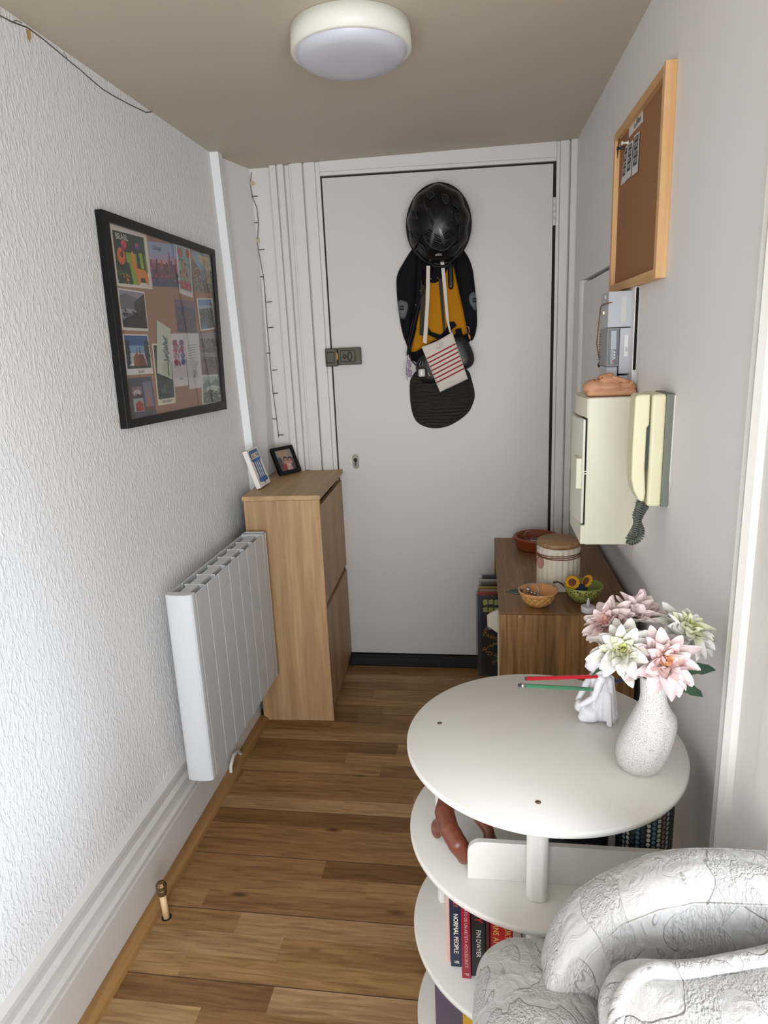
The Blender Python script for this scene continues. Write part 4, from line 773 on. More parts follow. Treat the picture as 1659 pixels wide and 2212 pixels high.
b = MB(); b.T = frame_T(Vector((.3560, 1.7865, 1.395)), (1, 0, 0), (0, 0, 1)); b.box((-.0045, -.026, 0), (.0045, .026, .0008), C('dcdcda')); b.T = b.T @ Matrix.Rotation(PI/2, 4, 'Z'); b.text('06-0F', C('3a3a3c'), Matrix.Translation((-.008, 0, .0012)), .0045); b.text('03.01.07', C('3a3a3c'), Matrix.Translation((-.010, -.0025, .0012)), .003); b.build('sticker', em, fix=False)
b = MB(); b.box((.341, 1.7885, 1.452), (.354, 1.7905, 1.512), C('c3c3be')); b.build('paper_tag', em)
p = at_x(1304, 676, xf-.001); b = MB(); b.ball((xf-.001, p.y, p.z), (.0015, .003, .0035), mat('led_orange', 'ffb070', .3, emit=3.0)); b.build('indicator_light', em)
p = at_x(1308, 642, xf-.001); b = MB(); b.cyl((xf+.001, p.y, p.z), (xf-.003, p.y, p.z), .006, .0055, C('bdbdb8'), 16); b.build('seal_screw', em)
b = MB(); b.T = frame_T(Vector((xf-.0006, 1.872, 1.392)), (0, -1, 0), (0, 0, 1))
for k in range(12): b.box((-.028, -.040+k*.0065, 0), (-.020+.004*(k % 3), -.037+k*.0065, .0006), C('44464a'))
b.build('printed_marks', em, fix=False)
w = MB(); w.tube([at_x(u, v, .308) for u, v in [(1322, 653), (1308, 656), (1299, 660), (1297, 665), (1293, 705), (1289, 742)]]+[Vector((.330, 2.02, 1.36)), Vector((.352, 2.06, 1.30)), Vector((.352, 2.06, 1.277))], .0014, C('7a5230'), 6); tag(w.build('seal_wire', fix=False), 'thin brown copper wire looping beside the electricity meter', 'wire')
w = MB(); 
w.tube([(.352, 1.925, 1.276), (.340, 1.925, 1.30), (.325, 1.922, 1.335), (.336, 1.922, 1.372), (.352, 1.926, 1.40)], .006, C('3c3630', .6), 10); w.tube([(.350, 1.95, 1.276), (.330, 1.95, 1.31), (.338, 1.945, 1.36), (.354, 1.94, 1.41)], .004, C('6f6a5a', .6), 8); w.ball((.318, 1.92, 1.345), .008, C('1a1817', .5)); tag(w.build('supply_cables', fix=False), 'dark bundle of cables dropping behind the left side of the meter', 'cable')
w = MB(); w.prism([(.318, 1.915, 1.277), (.342, 1.915, 1.277), (.335, 1.915, 1.345), (.322, 1.915, 1.348)], (0, .002, 0), C('a3a892')); tag(w.build('folded_paper', fix=False), 'folded pale green paper tucked between cables and meter', 'paper')
w = MB(); w.tube([(.380, 1.770, 1.276), (.382, 1.768, 1.30), (.380, 1.770, 1.325), (.384, 1.778, 1.335)], .0065, C('6c5f56', .6), 10); tag(w.build('wall_cable', fix=False), 'thick brown-grey cable at the right edge of the niche', 'cable')
# ================================================================== CONSUMER UNIT
cu = thing('fuse_box', 'cream plastic consumer unit on the right wall', 'fuse box', (.31, 1.80, .905))
y0, y1 = 1.695, 1.905; x1 = rx(1.7)+.001; x0 = .2555
b = MB(); b.box((x0, y0, .905), (x1, y1, 1.276), M_cream); b.build('housing', cu, bevel=.003)
b = MB(); pr = [(x0+.001, y0), (x0+.001, y1)]+[(x0-.012*math.sin(PI*(k/10))-.002, lerp(y1, y0, k/10)) for k in range(11)]
b.prism([(x, y, 1.228) for x, y in pr], (0, 0, .047), M_cream); b.build('top_cover', cu, bevel=.002)
b = MB(); pr2 = [(x0-.0035, y0+.004), (x0-.0035, y1-.004)]+[(x0-.012*math.sin(PI*(k/10))-.0095, lerp(y1-.004, y0+.004, k/10)) for k in range(11)]
b.prism([(x, y, .960) for x, y in pr2], (0, 0, .264), mat('cream_door', 'd9d6c8', .35)); dr_ = b.build('door', cu, bevel=.002)
b = MB(); b.box((x0-.004, y0+.006, .958), (x0+.0005, y1-.006, 1.224), M_dark); b.build('door_gap', cu)
b = MB(); b.box((x0-.024, y0+.004, 1.050), (x0-.009, y0+.06, 1.128), M_cream); b.build('door_pull', dr_, bevel=.003)
b = MB()
for z in (1.088, 1.094): b.box((x0-.006, y0+.001, z), (x0+.001, y0+.012, z+.0022), C('f1f1ea'))
b.build('hinge_clip', cu)
b = MB(); b.box((x0-.010, y0+.002, .906), (x0+.001, y1-.002, .956), M_cream); b.build('lower_cover', cu, bevel=.002)
# clog ornament
cl = thing('clog_ornament', 'tan clog shoe ornament lying on top of the fuse box', 'ornament', (.315, 1.73, 1.277))
TM = mat('tan_foam', 'c2906c', .6, bump=.1, bscale=200); z0 = 1.277; yc = 1.742
cx_ = .314
fuse('shoe_body', [('ball', (cx_-.036, yc, z0+.021), (.030, .030, .021)), ('ball', (cx_-.006, yc, z0+.020), (.040, .031, .020)), ('ball', (cx_+.036, yc, z0+.018), (.026, .025, .018)), ('ball', (cx_-.012, yc, z0+.034), (.024, .022, .020)), ('ball', (cx_-.004, yc, z0+.042), (.014, .016, .014)), ('box', (cx_, yc, z0+.008), (.058, .026, .008), .007), ('cap', (cx_+.004, yc-.020, z0+.044), .006, (cx_+.046, yc-.020, z0+.030), .005), ('cap', (cx_+.004, yc+.020, z0+.044), .006, (cx_+.046, yc+.020, z0+.030), .005)], TM, .0018, 4, cl)
b = MB(); b.tube([(cx_-.060, yc-.014, z0+.014), (cx_-.04, yc-.0285, z0+.015), (cx_, yc-.031, z0+.017), (cx_+.04, yc-.024, z0+.018), (cx_+.058, yc-.012, z0+.016)], .0016, TM, 6); b.build('sole_line', cl)
for dx, dz in ((-.040, .040), (-.022, .046), (-.030, .043), (.030, .034)):
    b = MB(); b.ball((cx_+dx, yc-.014, z0+dz-.002), (.0035, .003, .0022), C('6b4630'), 8); b.build('vent_hole', cl)
b = MB(); b.cyl((cx_+.036, yc-.026, z0+.034), (cx_+.036, yc-.029, z0+.034), .004, .004, C('b5825e'), 12); b.build('strap_rivet', cl)
# ================================================================== DOOR PHONE
ph = thing('entry_phone', 'cream wall intercom handset with grey green base', 'intercom', (.36, 1.46, 1.07))
py0, py1 = 1.418, 1.515; xw = rx(1.42)
def rbar(x0, x1, y0, y1, z0, z1, m, nm, bev, par=ph):
    b = MB(); b.box((x0, y0, z0), (x1, y1, z1), m); return b.build(nm, par, bevel=bev, seg=4)
rbar(xw-.016, xw+.0, py0, py1, 1.071, 1.303, M_green, 'base_plate', .002); rbar(xw-.043, xw-.0155, py0, py1, 1.071, 1.303, M_cream2, 'body', .006)
b = MB(); b.hexa([(xw-.002, py0+.001, 1.069), (xw+.001, py0+.001, 1.069), (xw+.001, py1, 1.069), (xw-.002, py1, 1.069), (xw-.002, py0-.003, 1.300), (xw+.001, py0-.003, 1.300), (xw+.001, py1, 1.300), (xw-.002, py1, 1.300)], C('d8d4c8')); b.build('plaster_seal', ph)
hp_ = [(xw-.046, 1.303), (xw-.070, 1.303), (xw-.075, 1.297), (xw-.0765, 1.20), (xw-.0755, 1.13), (xw-.070, 1.105), (xw-.060, 1.086), (xw-.052, 1.080), (xw-.048, 1.084), (xw-.046, 1.10), (xw-.050, 1.15), (xw-.050, 1.235), (xw-.0455, 1.242)]
b = MB(); b.prism([(x, py0+.004, z) for x, z in hp_], (0, .052, 0), M_cream2); hs = b.build('handset', ph, bevel=.004, seg=4)
b = MB(); b.prism([(xw-.0495, py0+.010, 1.152), (xw-.043, py0+.010, 1.145), (xw-.043, py0+.010, 1.245), (xw-.0495, py0+.010, 1.235)], (0, .03, 0), C('3c4038')); b.build('cradle_recess', ph)
# coiled cord: down, round a loop and up
path = [Vector((xw-.054, py0+.02, 1.082)), Vector((xw-.054, py0+.02, 1.066)), Vector((xw-.060, py0+.018, 1.050)), Vector((xw-.058, py0+.014, 1.032)), Vector((xw-.068, py0+.012, 1.008)), Vector((xw-.074, py0+.012, .995)), Vector((xw-.062, py0+.016, .992)), Vector((xw-.050, py0+.020, 1.000)), Vector((xw-.047, py0+.024, 1.014)), Vector((xw-.054, py0+.026, 1.034)), Vector((xw-.046, py0+.026, 1.056)), Vector((xw-.036, py0+.026, 1.073))]
def cat(P, n):
    out = []
    for i in range(len(P)-1):
        a, b_, c, d = P[max(0, i-1)], P[i], P[i+1], P[min(len(P)-1, i+2)]
        for k in range(n): t = k/n; out.append(.5*((2*b_)+(c-a)*t+(2*a-5*b_+4*c-d)*t*t+(3*b_-a-3*c+d)*t**3))
    return out+[P[-1]]
sp = cat(path, 30); coil = []; acc = 0; up = Vector((0, 1, 0))
for i in range(len(sp)-1):
    t = (sp[i+1]-sp[i]).normalized(); acc += (sp[i+1]-sp[i]).length; x = t.cross(up).normalized(); y = t.cross(x); ph_ = acc/.0046*2*PI; r = .0062 if 6 < i < len(sp)-8 else .001
    L2 = (sp[i+1]-sp[i]).length
    for s_ in range(3): a = ph_+s_/3*L2/.0046*2*PI; coil.append(sp[i].lerp(sp[i+1], s_/3)+x*r*math.cos(a)+y*r*math.sin(a))
b = MB(); b.tube(coil, .0021, C('5c6257', .5), 6); cc_ = b.build('coiled_cord', ph, fix=False); cc_['label'] = 'grey green coiled cord'
# ================================================================== BROWN CABINET
K0 = (.048, 1.958); K1 = (.458, 2.800); kz = .600
ca = thing('record_cabinet', 'low brown oak cabinet against the right wall by the door', 'cabinet', (.2, 2.38, 0))
def bx_(a, c, m, nm, par=ca, bev=.001, lab=None):
    b = MB(); b.box(a, c, m); q = b.build(nm, par, bevel=bev)
    if lab: q['label'] = lab
    return q
bx_((K0[0], K0[1], .0), (K1[0], K0[1]+.016, kz-.001), M_wal, 'end_panel'); bx_((K0[0], K1[1]-.016, .0), (K1[0], K1[1], kz-.001), M_wal, 'end_panel')
bx_((K0[0], K0[1]+.0165, kz-.018), (K1[0], K1[1]-.0165, kz), M_walT, 'top'); bx_((K0[0], K0[1]+.017, .045), (K1[0]-.004, K1[1]-.017, .061), M_walT, 'bottom_shelf'); bx_((K0[0]+.01, K0[1]+.017, .196), (K1[0]-.004, K1[1]-.017, .212), M_walT, 'inner_shelf')
bx_((K1[0]-.004, K0[1]+.017, .045), (K1[0], K1[1]-.017, kz-.019), M_walT, 'back_panel')
p = at_y(1124, 1334, K0[1]); b = MB(); b.cyl((p.x, K0[1]+.001, p.z), (p.x, K0[1]-.0012, p.z), .0072, .0068, C('a88658'), 20); b.build('screw_cap', ca)
# records standing out of the open side
recs = [(2.300, -.021, '14161a', 'front record sleeve with orange dotted snakes on black, out of the cabinet'), (2.345, -.022, 'b04a40', 'record with red sleeve edge just behind the snake record'), (2.372, -.014, 'c8a8a0', 'pink record sleeve in clear plastic, third of the row'), (2.405, -.017, 'b9a24e', 'yellow edged record sleeve, fourth of the row'), (2.445, -.008, '6a5a52', 'brown record sleeve, fifth of the row'), (2.485, -.012, 'c4beb4', 'white record sleeve in loose clear plastic, sixth of the row'), (2.535, -.004, '585c60', 'grey record sleeve, rearmost of the row')]
for i, (y, x, c, lab) in enumerate(recs):
    r_ = thing('record_sleeve', lab, 'record', (x+.15, y, .2125), 'records standing in the brown cabinet')
    zt_ = .2125+.313+(.0 if i else .003)
    b = MB(); b.box((x, y, .2125), (x+.312, y+.0035, zt_), C(c, .45)); b.build('sleeve', r_, bevel=.0005)
    b = MB(); b.box((x-.006, y-.003, .2125), (x+.314, y-.0022, zt_+.006), M_clear); b.box((x-.006, y+.0052, .2125), (x+.314, y+.006, zt_+.006), M_clear); b.box((x-.0066, y-.003, .2125), (x-.006, y+.006, zt_+.006), M_clear); b.build('clear_cover', r_)
    if i == 0:
        b = MB(); b.T = frame_T(Vector((x, y-.0006, .2125)), (1, 0, 0), (0, 0, 1)); R = random.Random(3)
        OR = C('b5703c'); GR = C('8a8c48'); DK = C('0d0f14')
        b.flat([(0, 0, 0), (.012, 0, 0), (.012, .316, 0), (0, .316, 0)], C('2a313c')); b.flat([(.012, 0, .0001), (.3, 0, .0001), (.3, .310, .0001), (.012, .310, .0001)], DK)
        for k in range(6): b.flat([(.020+.02*(k % 3), .280-.03*(k//3)+.005*(k % 2), .0003), (.036+.02*(k % 3), .284-.03*(k//3), .0003), (.034+.02*(k % 3), .304-.03*(k//3), .0003), (.018+.02*(k % 3), .300-.03*(k//3), .0003)], GR)
        for k in range(300):
            t = k/300; a = t*5*PI; cx2 = .050+.030*math.sin(a); cy2 = .225-.17*t; dx = R.uniform(-.009, .009); dy = R.uniform(-.006, .006)
            b.flat([(q[0], q[1], .0003) for q in ell((max(.016, cx2+dx), cy2+dy), .0023, .0014, 6, R.uniform(0, 3))], OR if k % 5 else GR)
        b.flat([(.030, .195, .0004), (.045, .205, .0004), (.055, .190, .0004), (.040, .186, .0004)], C('8c92a0')); b.build('cover_art', r_, fix=False)
b = MB(); q = at_y(1052, 1328, 2.27); q2 = at_y(1076, 1318, 2.27); q3 = at_y(1076, 1368, 2.27); q4 = at_y(1053, 1352, 2.27)
b.hexa([q, q2, q3, q4, q+Vector((.01, .018, 0)), q2+Vector((0, .018, 0)), q3+Vector((0, .018, 0)), q4+Vector((.01, .018, 0))], C('ddd5c0')); b.box((q2.x-.002, 2.272, .2125), (.30, 2.288, q2.z-.002), C('ddd5c0')); tag(b.build('cream_booklet', fix=False), 'cream folded booklet poking out in front of the snake record', 'booklet')
# ------------------------------------------------------------------ on the cabinet
kt = kz+.0006
# terracotta dish
tc_ = at_z(1155, 1196, kz)+Vector((.022, .062, 0)); c = Vector((.212, 2.655, kt))
di = thing('terracotta_dish', 'round terracotta dish at the back of the brown cabinet', 'dish', c); TE = mat('terracotta_glaze', '7e3a22', .35)
b = MB(); b.lathe([(.0, .0), (.072, 0), (.080, .010), (.084, .040), (.090, .046), (.090, .052), (.084, .054), (.078, .048), (.074, .014), (.0, .010)], TE, c, 56); b.build('bowl', di)
b = MB(); b.rbox(c+Vector((-.085, -.01, .045)), (.010, .012, .006), .005, TE, 4); b.build('lug_handle', di)
ks_ = MB(); 
for k in range(5): ks_.rbox(c+Vector((-.035+.014*k, -.015+.009*(k % 3), .017+.006*k)), (.030, .006, .002), .0018, C(['1c1c1e','8c8d8c','2a2c30','b9bab8','3a4440'][k], .3), 3, T=None)
ks_.tube([c+Vector((-.03+.018*math.cos(a), -.01, .055+.018*math.sin(a))) for a in [2*PI*k/20 for k in range(20)]], .0016, M_steel, 6, closed=True); tag(ks_.build('bunch_of_keys', fix=False), 'keys on a steel ring lying in the terracotta dish', 'keys')
# fluted jar with wooden lid
c = Vector((.252, 2.292, kt)); ja = thing('fluted_jar', 'cream fluted ceramic jar with wooden lid on the brown cabinet', 'jar', c)
c = Vector((.251, 2.215, kt)); ja.location = c
JM = mat('cream_ceramic', 'd8cfbd', .45)
prof = [(.0, 0), (.064, 0), (.070, .004), (.0715, .01), (.0715, .140), (.070, .147), (.066, .149), (.062, .146)]
b = MB(); b.lathe(prof, JM, c, 132, flute=lambda a, z: -.055*(1-abs(math.sin(a*11)))**1.5 if .006 < z < .142 else -.01); b.build('jar_body', ja)
b = MB(); b.lathe([(.0, .146), (.064, .146), (.0705, .150), (.0705, .163), (.068, .166), (0, .1665)], M_lid, c, 56); b.build('wooden_lid', ja)
TW = C('7a4c38', .7)
b = MB()
for dz in (0, .004, .0075): b.tube([c+Vector((.0725*math.cos(a), .0725*math.sin(a), .118+dz+.003*math.sin(a+dz*300))) for a in [2*PI*k/48 for k in range(48)]], .0018, TW, 5, closed=True)
e0 = c+Vector((-.064, -.040, .122)); b.tube([e0, e0+Vector((-.010, -.006, -.010)), e0+Vector((-.014, -.006, -.028))], .0017, TW, 5); b.tube([e0, e0+Vector((-.006, -.008, .008)), e0+Vector((-.014, -.004, .002)), e0], .0015, TW, 5); b.build('leather_cord', ja)
b = MB(); t0 = c+Vector((-.063, -.048, .112)); b.prism([t0+Vector((.0105*math.cos(a), -.0105*math.cos(a)*.4, .019*math.sin(a)-.014)) for a in [2*PI*k/20 for k in range(20)]], (-.0006, -.002, 0), C('a4746a', .6)); b.build('leaf_tag', ja)
b = MB(); b.tube([c+Vector((-.070-.006*math.cos(a), -.02, .152+.012*math.sin(a))) for a in [2*PI*k/16 for k in range(16)]], .0008, M_steel, 5, closed=True); b.build('wire_ring', ja)
# pineapple bowl
c = Vector((.170, 2.040, kt)); pbw = thing('pineapple_bowl', 'small orange pineapple shaped bowl with a green leaf handle', 'bowl', c)
PM = mat('amber_glaze', 'cf9a5a', .3, var=.2, vscale=60)
b = MB(); n = 60
def bumpy(a, z): return .06*math.sin(a*9+z*160)*math.sin(z*190+.5) + .02*math.sin(a*9-z*160)
KP = [(.0, 0), (.024, .0), (.034, .006), (.043, .015), (.049, .025), (.053, .036), (.057, .046)]; PP = []
for (r0_, z0_), (r1_, z1_) in zip(KP, KP[1:]): PP += [(lerp(r0_, r1_, k/6), lerp(z0_, z1_, k/6)) for k in range(6)]
b.lathe(PP+[KP[-1]], PM, c, 144, flute=lambda a, z: .075*abs(math.sin(a*7+z*150)*math.sin(a*7-z*150))-.03 if z > .002 else 0, cap=False)
b.lathe([(.057, .046), (.060, .052), (.056, .0525), (.048, .034), (.038, .024), (.0, .020)], mat('amber_inner', 'd39a62', .35), c, 72, flute=lambda a, z: .05*abs(math.sin(a*6)) if z > .045 else 0, cap=False); b.build('bowl', pbw)
b = MB()
for k, (dy, dz) in enumerate(((0, 0), (.007, .002), (-.007, -.001))): b.ball((0, 0, 0), (.028-.004*abs(k and 1), .008, .005), mat('leaf_glaze', '3b4a38', .35), 10, T=Matrix.Translation(c+Vector((-.073+.006*(k > 0), dy, .044+dz))) @ Matrix.Rotation(dy*18, 4, 'Z'))
b.build('leaf_handle', pbw, fix=False)
kr_ = thing('keyring_charm', 'silver charm keyring lying in the pineapple bowl', 'keyring', c+Vector((0, 0, .03)))
b = MB(); b.tube([c+Vector((-.016+.020*math.cos(a), -.004+.006*math.sin(a), .056+.016*math.sin(a))) for a in [2*PI*k/24 for k in range(24)]], .0018, M_steel, 6, closed=True); b.build('split_ring', kr_)
SV = mat('silver', 'a8a49c', .25, .9)
b = MB()
for k in range(7): b.ball(c+Vector((-.030+.010*k, -.012-.002*k, .050-.003*k)), (.007, .006, .0065-.0004*k), SV, 10)
b.tube([c+Vector((-.034, -.010, .064)), c+Vector((-.026, -.012, .048))], .007, SV, 10); b.build('silver_charm', kr_, fix=False)
# melon bowl
c = Vector((.345, 2.085, kt)); c = Vector((.335, 2.080, kt)); ml_ = thing('melon_bowl', 'green netted melon shaped bowl near the right wall', 'bowl', c+Vector((-.02, 0, 0))); c = c+Vector((-.02, 0, 0))
MG = bpy.data.materials.new('melon_glaze'); MG.use_nodes = True; N_ = MG.node_tree.nodes; L_ = MG.node_tree.links; vo = N_.new('ShaderNodeTexVoronoi'); vo.feature = 'DISTANCE_TO_EDGE'; vo.inputs['Scale'].default_value = 130
tcc = N_.new('ShaderNodeTexCoord'); L_.new(tcc.outputs['Object'], vo.inputs[0]); rr = N_.new('ShaderNodeValToRGB'); rr.color_ramp.elements[0].position = .10; rr.color_ramp.elements[1].position = .16; rr.color_ramp.elements[0].color = (*srgb('b3b25c'), 1); rr.color_ramp.elements[1].color = (*srgb('39452a'), 1)
L_.new(vo.outputs[0], rr.inputs[0]); L_.new(rr.outputs[0], N_['Principled BSDF'].inputs[0]); N_['Principled BSDF'].inputs['Roughness'].default_value = .3
b = MB(); b.lathe([(0, 0), (.022, 0), (.036, .008), (.048, .022), (.056, .038), (.0615, .054)], MG, c, 56, cap=False); b.lathe([(.0615, .054), (.060, .057), (.057, .054), (.050, .034), (.036, .016), (0, .009)], mat('melon_inside', '8a9a4e', .3), c, 56, cap=False); b.build('bowl', ml_)
b = MB(); b.tube([c+Vector((-.055, -.004, .046)), c+Vector((-.066, -.006, .058)), c+Vector((-.080, -.006, .066)), c+Vector((-.092, -.006, .064))], .0028, C('2c2a22', .5), 8); b.ball(c+Vector((-.092, -.006, .064)), .004, C('2c2a22', .5), 8); b.build('stem_handle', ml_)
def crochet(p, nrm, lab):
    q = Vector(nrm).to_track_quat('Z', 'Y').to_matrix().to_4x4(); t = thing('crochet_sunflower', lab, 'crochet flower', p, 'crochet sunflowers in the melon bowl')
    b = MB(); b.T = Matrix.Translation(p) @ q
    YY = mat('yellow_yarn', 'd99a1c', .8, bump=.8, bscale=500); BB = mat('brown_yarn', '6b4424', .85, bump=.8, bscale=500)
    for k in range(12): a = 2*PI*k/12; b.ball((.017*math.cos(a), .017*math.sin(a), 0), (.0075, .0075, .004), YY, 10)
    b.lathe([(.0, -.003), (.017, -.003), (.019, 0), (.017, .003), (0, .003)], YY, n=30); b.build('petals', t, fix=False)
    b = MB(); b.T = Matrix.Translation(p) @ q; b.lathe([(.0125, .002), (.0125, .004), (.009, .0055), (0, .006)], BB, n=24); b.build('centre', t)
crochet(c+Vector((-.036, -.012, .066)), (-.25, -.75, .55), 'left crochet sunflower facing forward in the melon bowl'); crochet(c+Vector((.010, .0, .066)), (-.80, -.35, .60), 'right crochet sunflower turned sideways in the melon bowl')
b = MB(); b.ball(c+Vector((-.010, -.010, .046)), (.022, .018, .014), mat('navy_yarn', '1d3550', .85, bump=1.0, bscale=300), 20); tag(b.build('navy_crochet_base', fix=False), 'navy blue crochet yarn piece between the sunflowers', 'yarn')
# LED tealight
p = at_z(1281, 1318, kz); c = Vector((p.x, p.y+.019, kt)); c = Vector((.318, 1.993, kt)); te = thing('led_tealight', 'small white battery tealight in front of the melon bowl', 'tealight', c)
b = MB(); b.lathe([(0, 0), (.0205, 0), (.021, .002), (.0215, .015), (.020, .018), (.012, .0165), (0, .016)], mat('tealight_plastic', 'd8d6da', .45), c, 36); b.build('cup', te)
b = MB(); b.lathe([(.0045, .016), (.0055, .024), (.0045, .034), (.002, .042), (0, .046)], mat('flame_plastic', 'c9c9c8', .25), c, 20); b.build('flame_tip', te)
# ================================================================== ROUND TABLE / SHELF
TC = Vector((.1055, 1.136, 0)); TR = .2515
ta = thing('round_side_table', 'white round three-tier table shelf in the foreground', 'table', TC)
def disc(z, nm, r=TR, th=.013, m=M_white):
    b = MB(); b.lathe([(0, z-th), (r-.003, z-th), (r, z-th+.003), (r, z-.003), (r-.003, z), (0, z)], m, TC, 128); q = b.build(nm, ta); 
    return q
disc(.700, 'tabletop'); ZS = [.515, .290, .055]
for z in ZS: disc(z, 'shelf')
hol = [Vector((-.087, 1.172, 0)), Vector((.084, .952, 0)), Vector((.131, 1.327, 0)), Vector((.292, 1.125, 0))]
lv = [.700, .515, .290, .055]
for a in range(3):
    for j, h in enumerate(hol):
        b = MB(); zt_, zb_ = lv[a]-.013, lv[a+1]; d = (h-TC).normalized(); d.z = 0; tn = Vector((-d.y, d.x, 0)); w, t = .0175, .011
        oc = [h+tn*(w*sx)+d*(t*sy) for sx, sy in ((-.6, -1), (.6, -1), (1, -.4), (1, .4), (.6, 1), (-.6, 1), (-1, .4), (-1, -.4))]
        b.prism([(p.x, p.y, zb_) for p in oc], (0, 0, zt_-zb_), M_white); b.build('post', ta, bevel=.0035)
for h in hol[:3]:
    b = MB(); b.lathe([(0, .6995), (.0048, .6995), (.0048, .7004), (0, .7004)], C('6b5a48'), h, 16); b.build('screw_hole', ta)
for z, yy, x0_, x1_ in ((.515, .985, -.031, .30), (.290, 1.20, -.03, .28)):
    b = MB(); pr = [(x0_, z), (x1_, z), (x1_, z+.075)]+[(x0_+.024-.024*math.sin(PI/2*k/6), z+.075-.024+.024*math.cos(PI/2*k/6)) for k in range(7)]
    b.prism([(x, yy, z_) for x, z_ in pr], (0, .011, 0), M_white); b.build('divider', ta, bevel=.001)
b = MB(); b.box((TC.x-.006, TC.y-.19, .528), (TC.x+.006, TC.y-.16, .58), M_white); 
# vase
vc = Vector((.262, 1.045, .7006)); va = thing('speckled_vase', 'white speckled stone-look vase holding the artificial dahlias', 'vase', vc)
SM = bpy.data.materials.new('speckled_stone'); SM.use_nodes = True; N_ = SM.node_tree.nodes; L_ = SM.node_tree.links
tcc = N_.new('ShaderNodeTexCoord'); n1 = N_.new('ShaderNodeTexNoise'); n1.inputs['Scale'].default_value = 760; n1.inputs['Detail'].default_value = 3; L_.new(tcc.outputs['Object'], n1.inputs[0])
rr = N_.new('ShaderNodeValToRGB'); rr.color_ramp.elements[0].position = .36; rr.color_ramp.elements[1].position = .47; rr.color_ramp.elements[0].color = (*srgb('8f8983'), 1); rr.color_ramp.elements[1].color = (*srgb('cdc9c4'), 1); L_.new(n1.outputs[0], rr.inputs[0])
L_.new(rr.outputs[0], N_['Principled BSDF'].inputs[0]); N_['Principled BSDF'].inputs['Roughness'].default_value = .7; bb = N_.new('ShaderNodeBump'); bb.inputs['Strength'].default_value = .7; bb.inputs['Distance'].default_value = .0015; L_.new(n1.outputs[0], bb.inputs['Height']); L_.new(bb.outputs[0], N_['Principled BSDF'].inputs['Normal'])
rings = [(0, .262, .022), (.004, .262, .031), (.014, .261, .038), (.030, .263, .0425), (.048, .267, .044), (.066, .271, .0425), (.084, .2755, .039), (.100, .277, .034), (.115, .2765, .0275), (.128, .277, .0225), (.142, .2765, .0205), (.158, .2755, .0205), (.172, .2755, .0215), (.176, .2755, .0205), (.170, .2755, .017), (.12, .2765, .014)]
b = MB(); n = 56; vs = []; fsx = []
for i, (z, cx, rx_) in enumerate(rings):
    for k in range(n):
        a = 2*PI*k/n; wob = 1+.05*math.exp(-((z-.098)/.02)**2)*math.exp(-((a-.1)/.5)**2)*3.2+.04*math.exp(-((z-.098)/.02)**2)*math.exp(-((a-2*PI)/.5)**2)*3.2
        crease = 1-.05*math.exp(-((a-5.2)/.16)**2)*math.sin(PI*min(1, z/.13))
        vs.append((cx+rx_*math.cos(a)*wob*crease, 1.052+rx_*.86*math.sin(a)*crease, vc.z+z))
for i in range(len(rings)-1):
    for k in range(n): fsx.append((i*n+k, i*n+(k+1) % n, (i+1)*n+(k+1) % n, (i+1)*n+k))
fsx.append(tuple(range(n))[::-1]); b.add(vs, fsx, SM, True); b.build('vase_body', va)
# dahlias
mouth = Vector((.2755, 1.052, .868))
GL = mat('leaf_green', '2f4a34', .55, bump=.3, bscale=120); ST = C('4d6a3c', .6)
def petal(b, T, L, Wd_, cup, m1, m2, curl, tw=0):
    n, mm = 12, 7; vs = []
    for i in range(n+1):
        t = i/n; w = Wd_*.98*(math.sin(PI*min(1, t**.9*.86+.08))**.8)*(1-.22*t**4)+.0005
        if t == 1: w = Wd_*.10
        for j in range(mm):
            s_ = -1+2*j/(mm-1); vs.append((L*t*math.cos(curl*t), s_*w, L*math.sin(curl*t)*t*.9+cup*s_*s_*w*1.3+.0014*math.sin(8*t+tw)+.22*w*math.sin(5*t+2.5*s_+tw)*t))
    fa = [(i*mm+j, i*mm+j+1, (i+1)*mm+j+1, (i+1)*mm+j) for i in range(n//2) for j in range(mm-1)]; fb_ = [(i*mm+j, i*mm+j+1, (i+1)*mm+j+1, (i+1)*mm+j) for i in range(n//2, n) for j in range(mm-1)]
    b.add(vs, fa, m1, True, T); b.add(vs, fb_, m2, True, T)
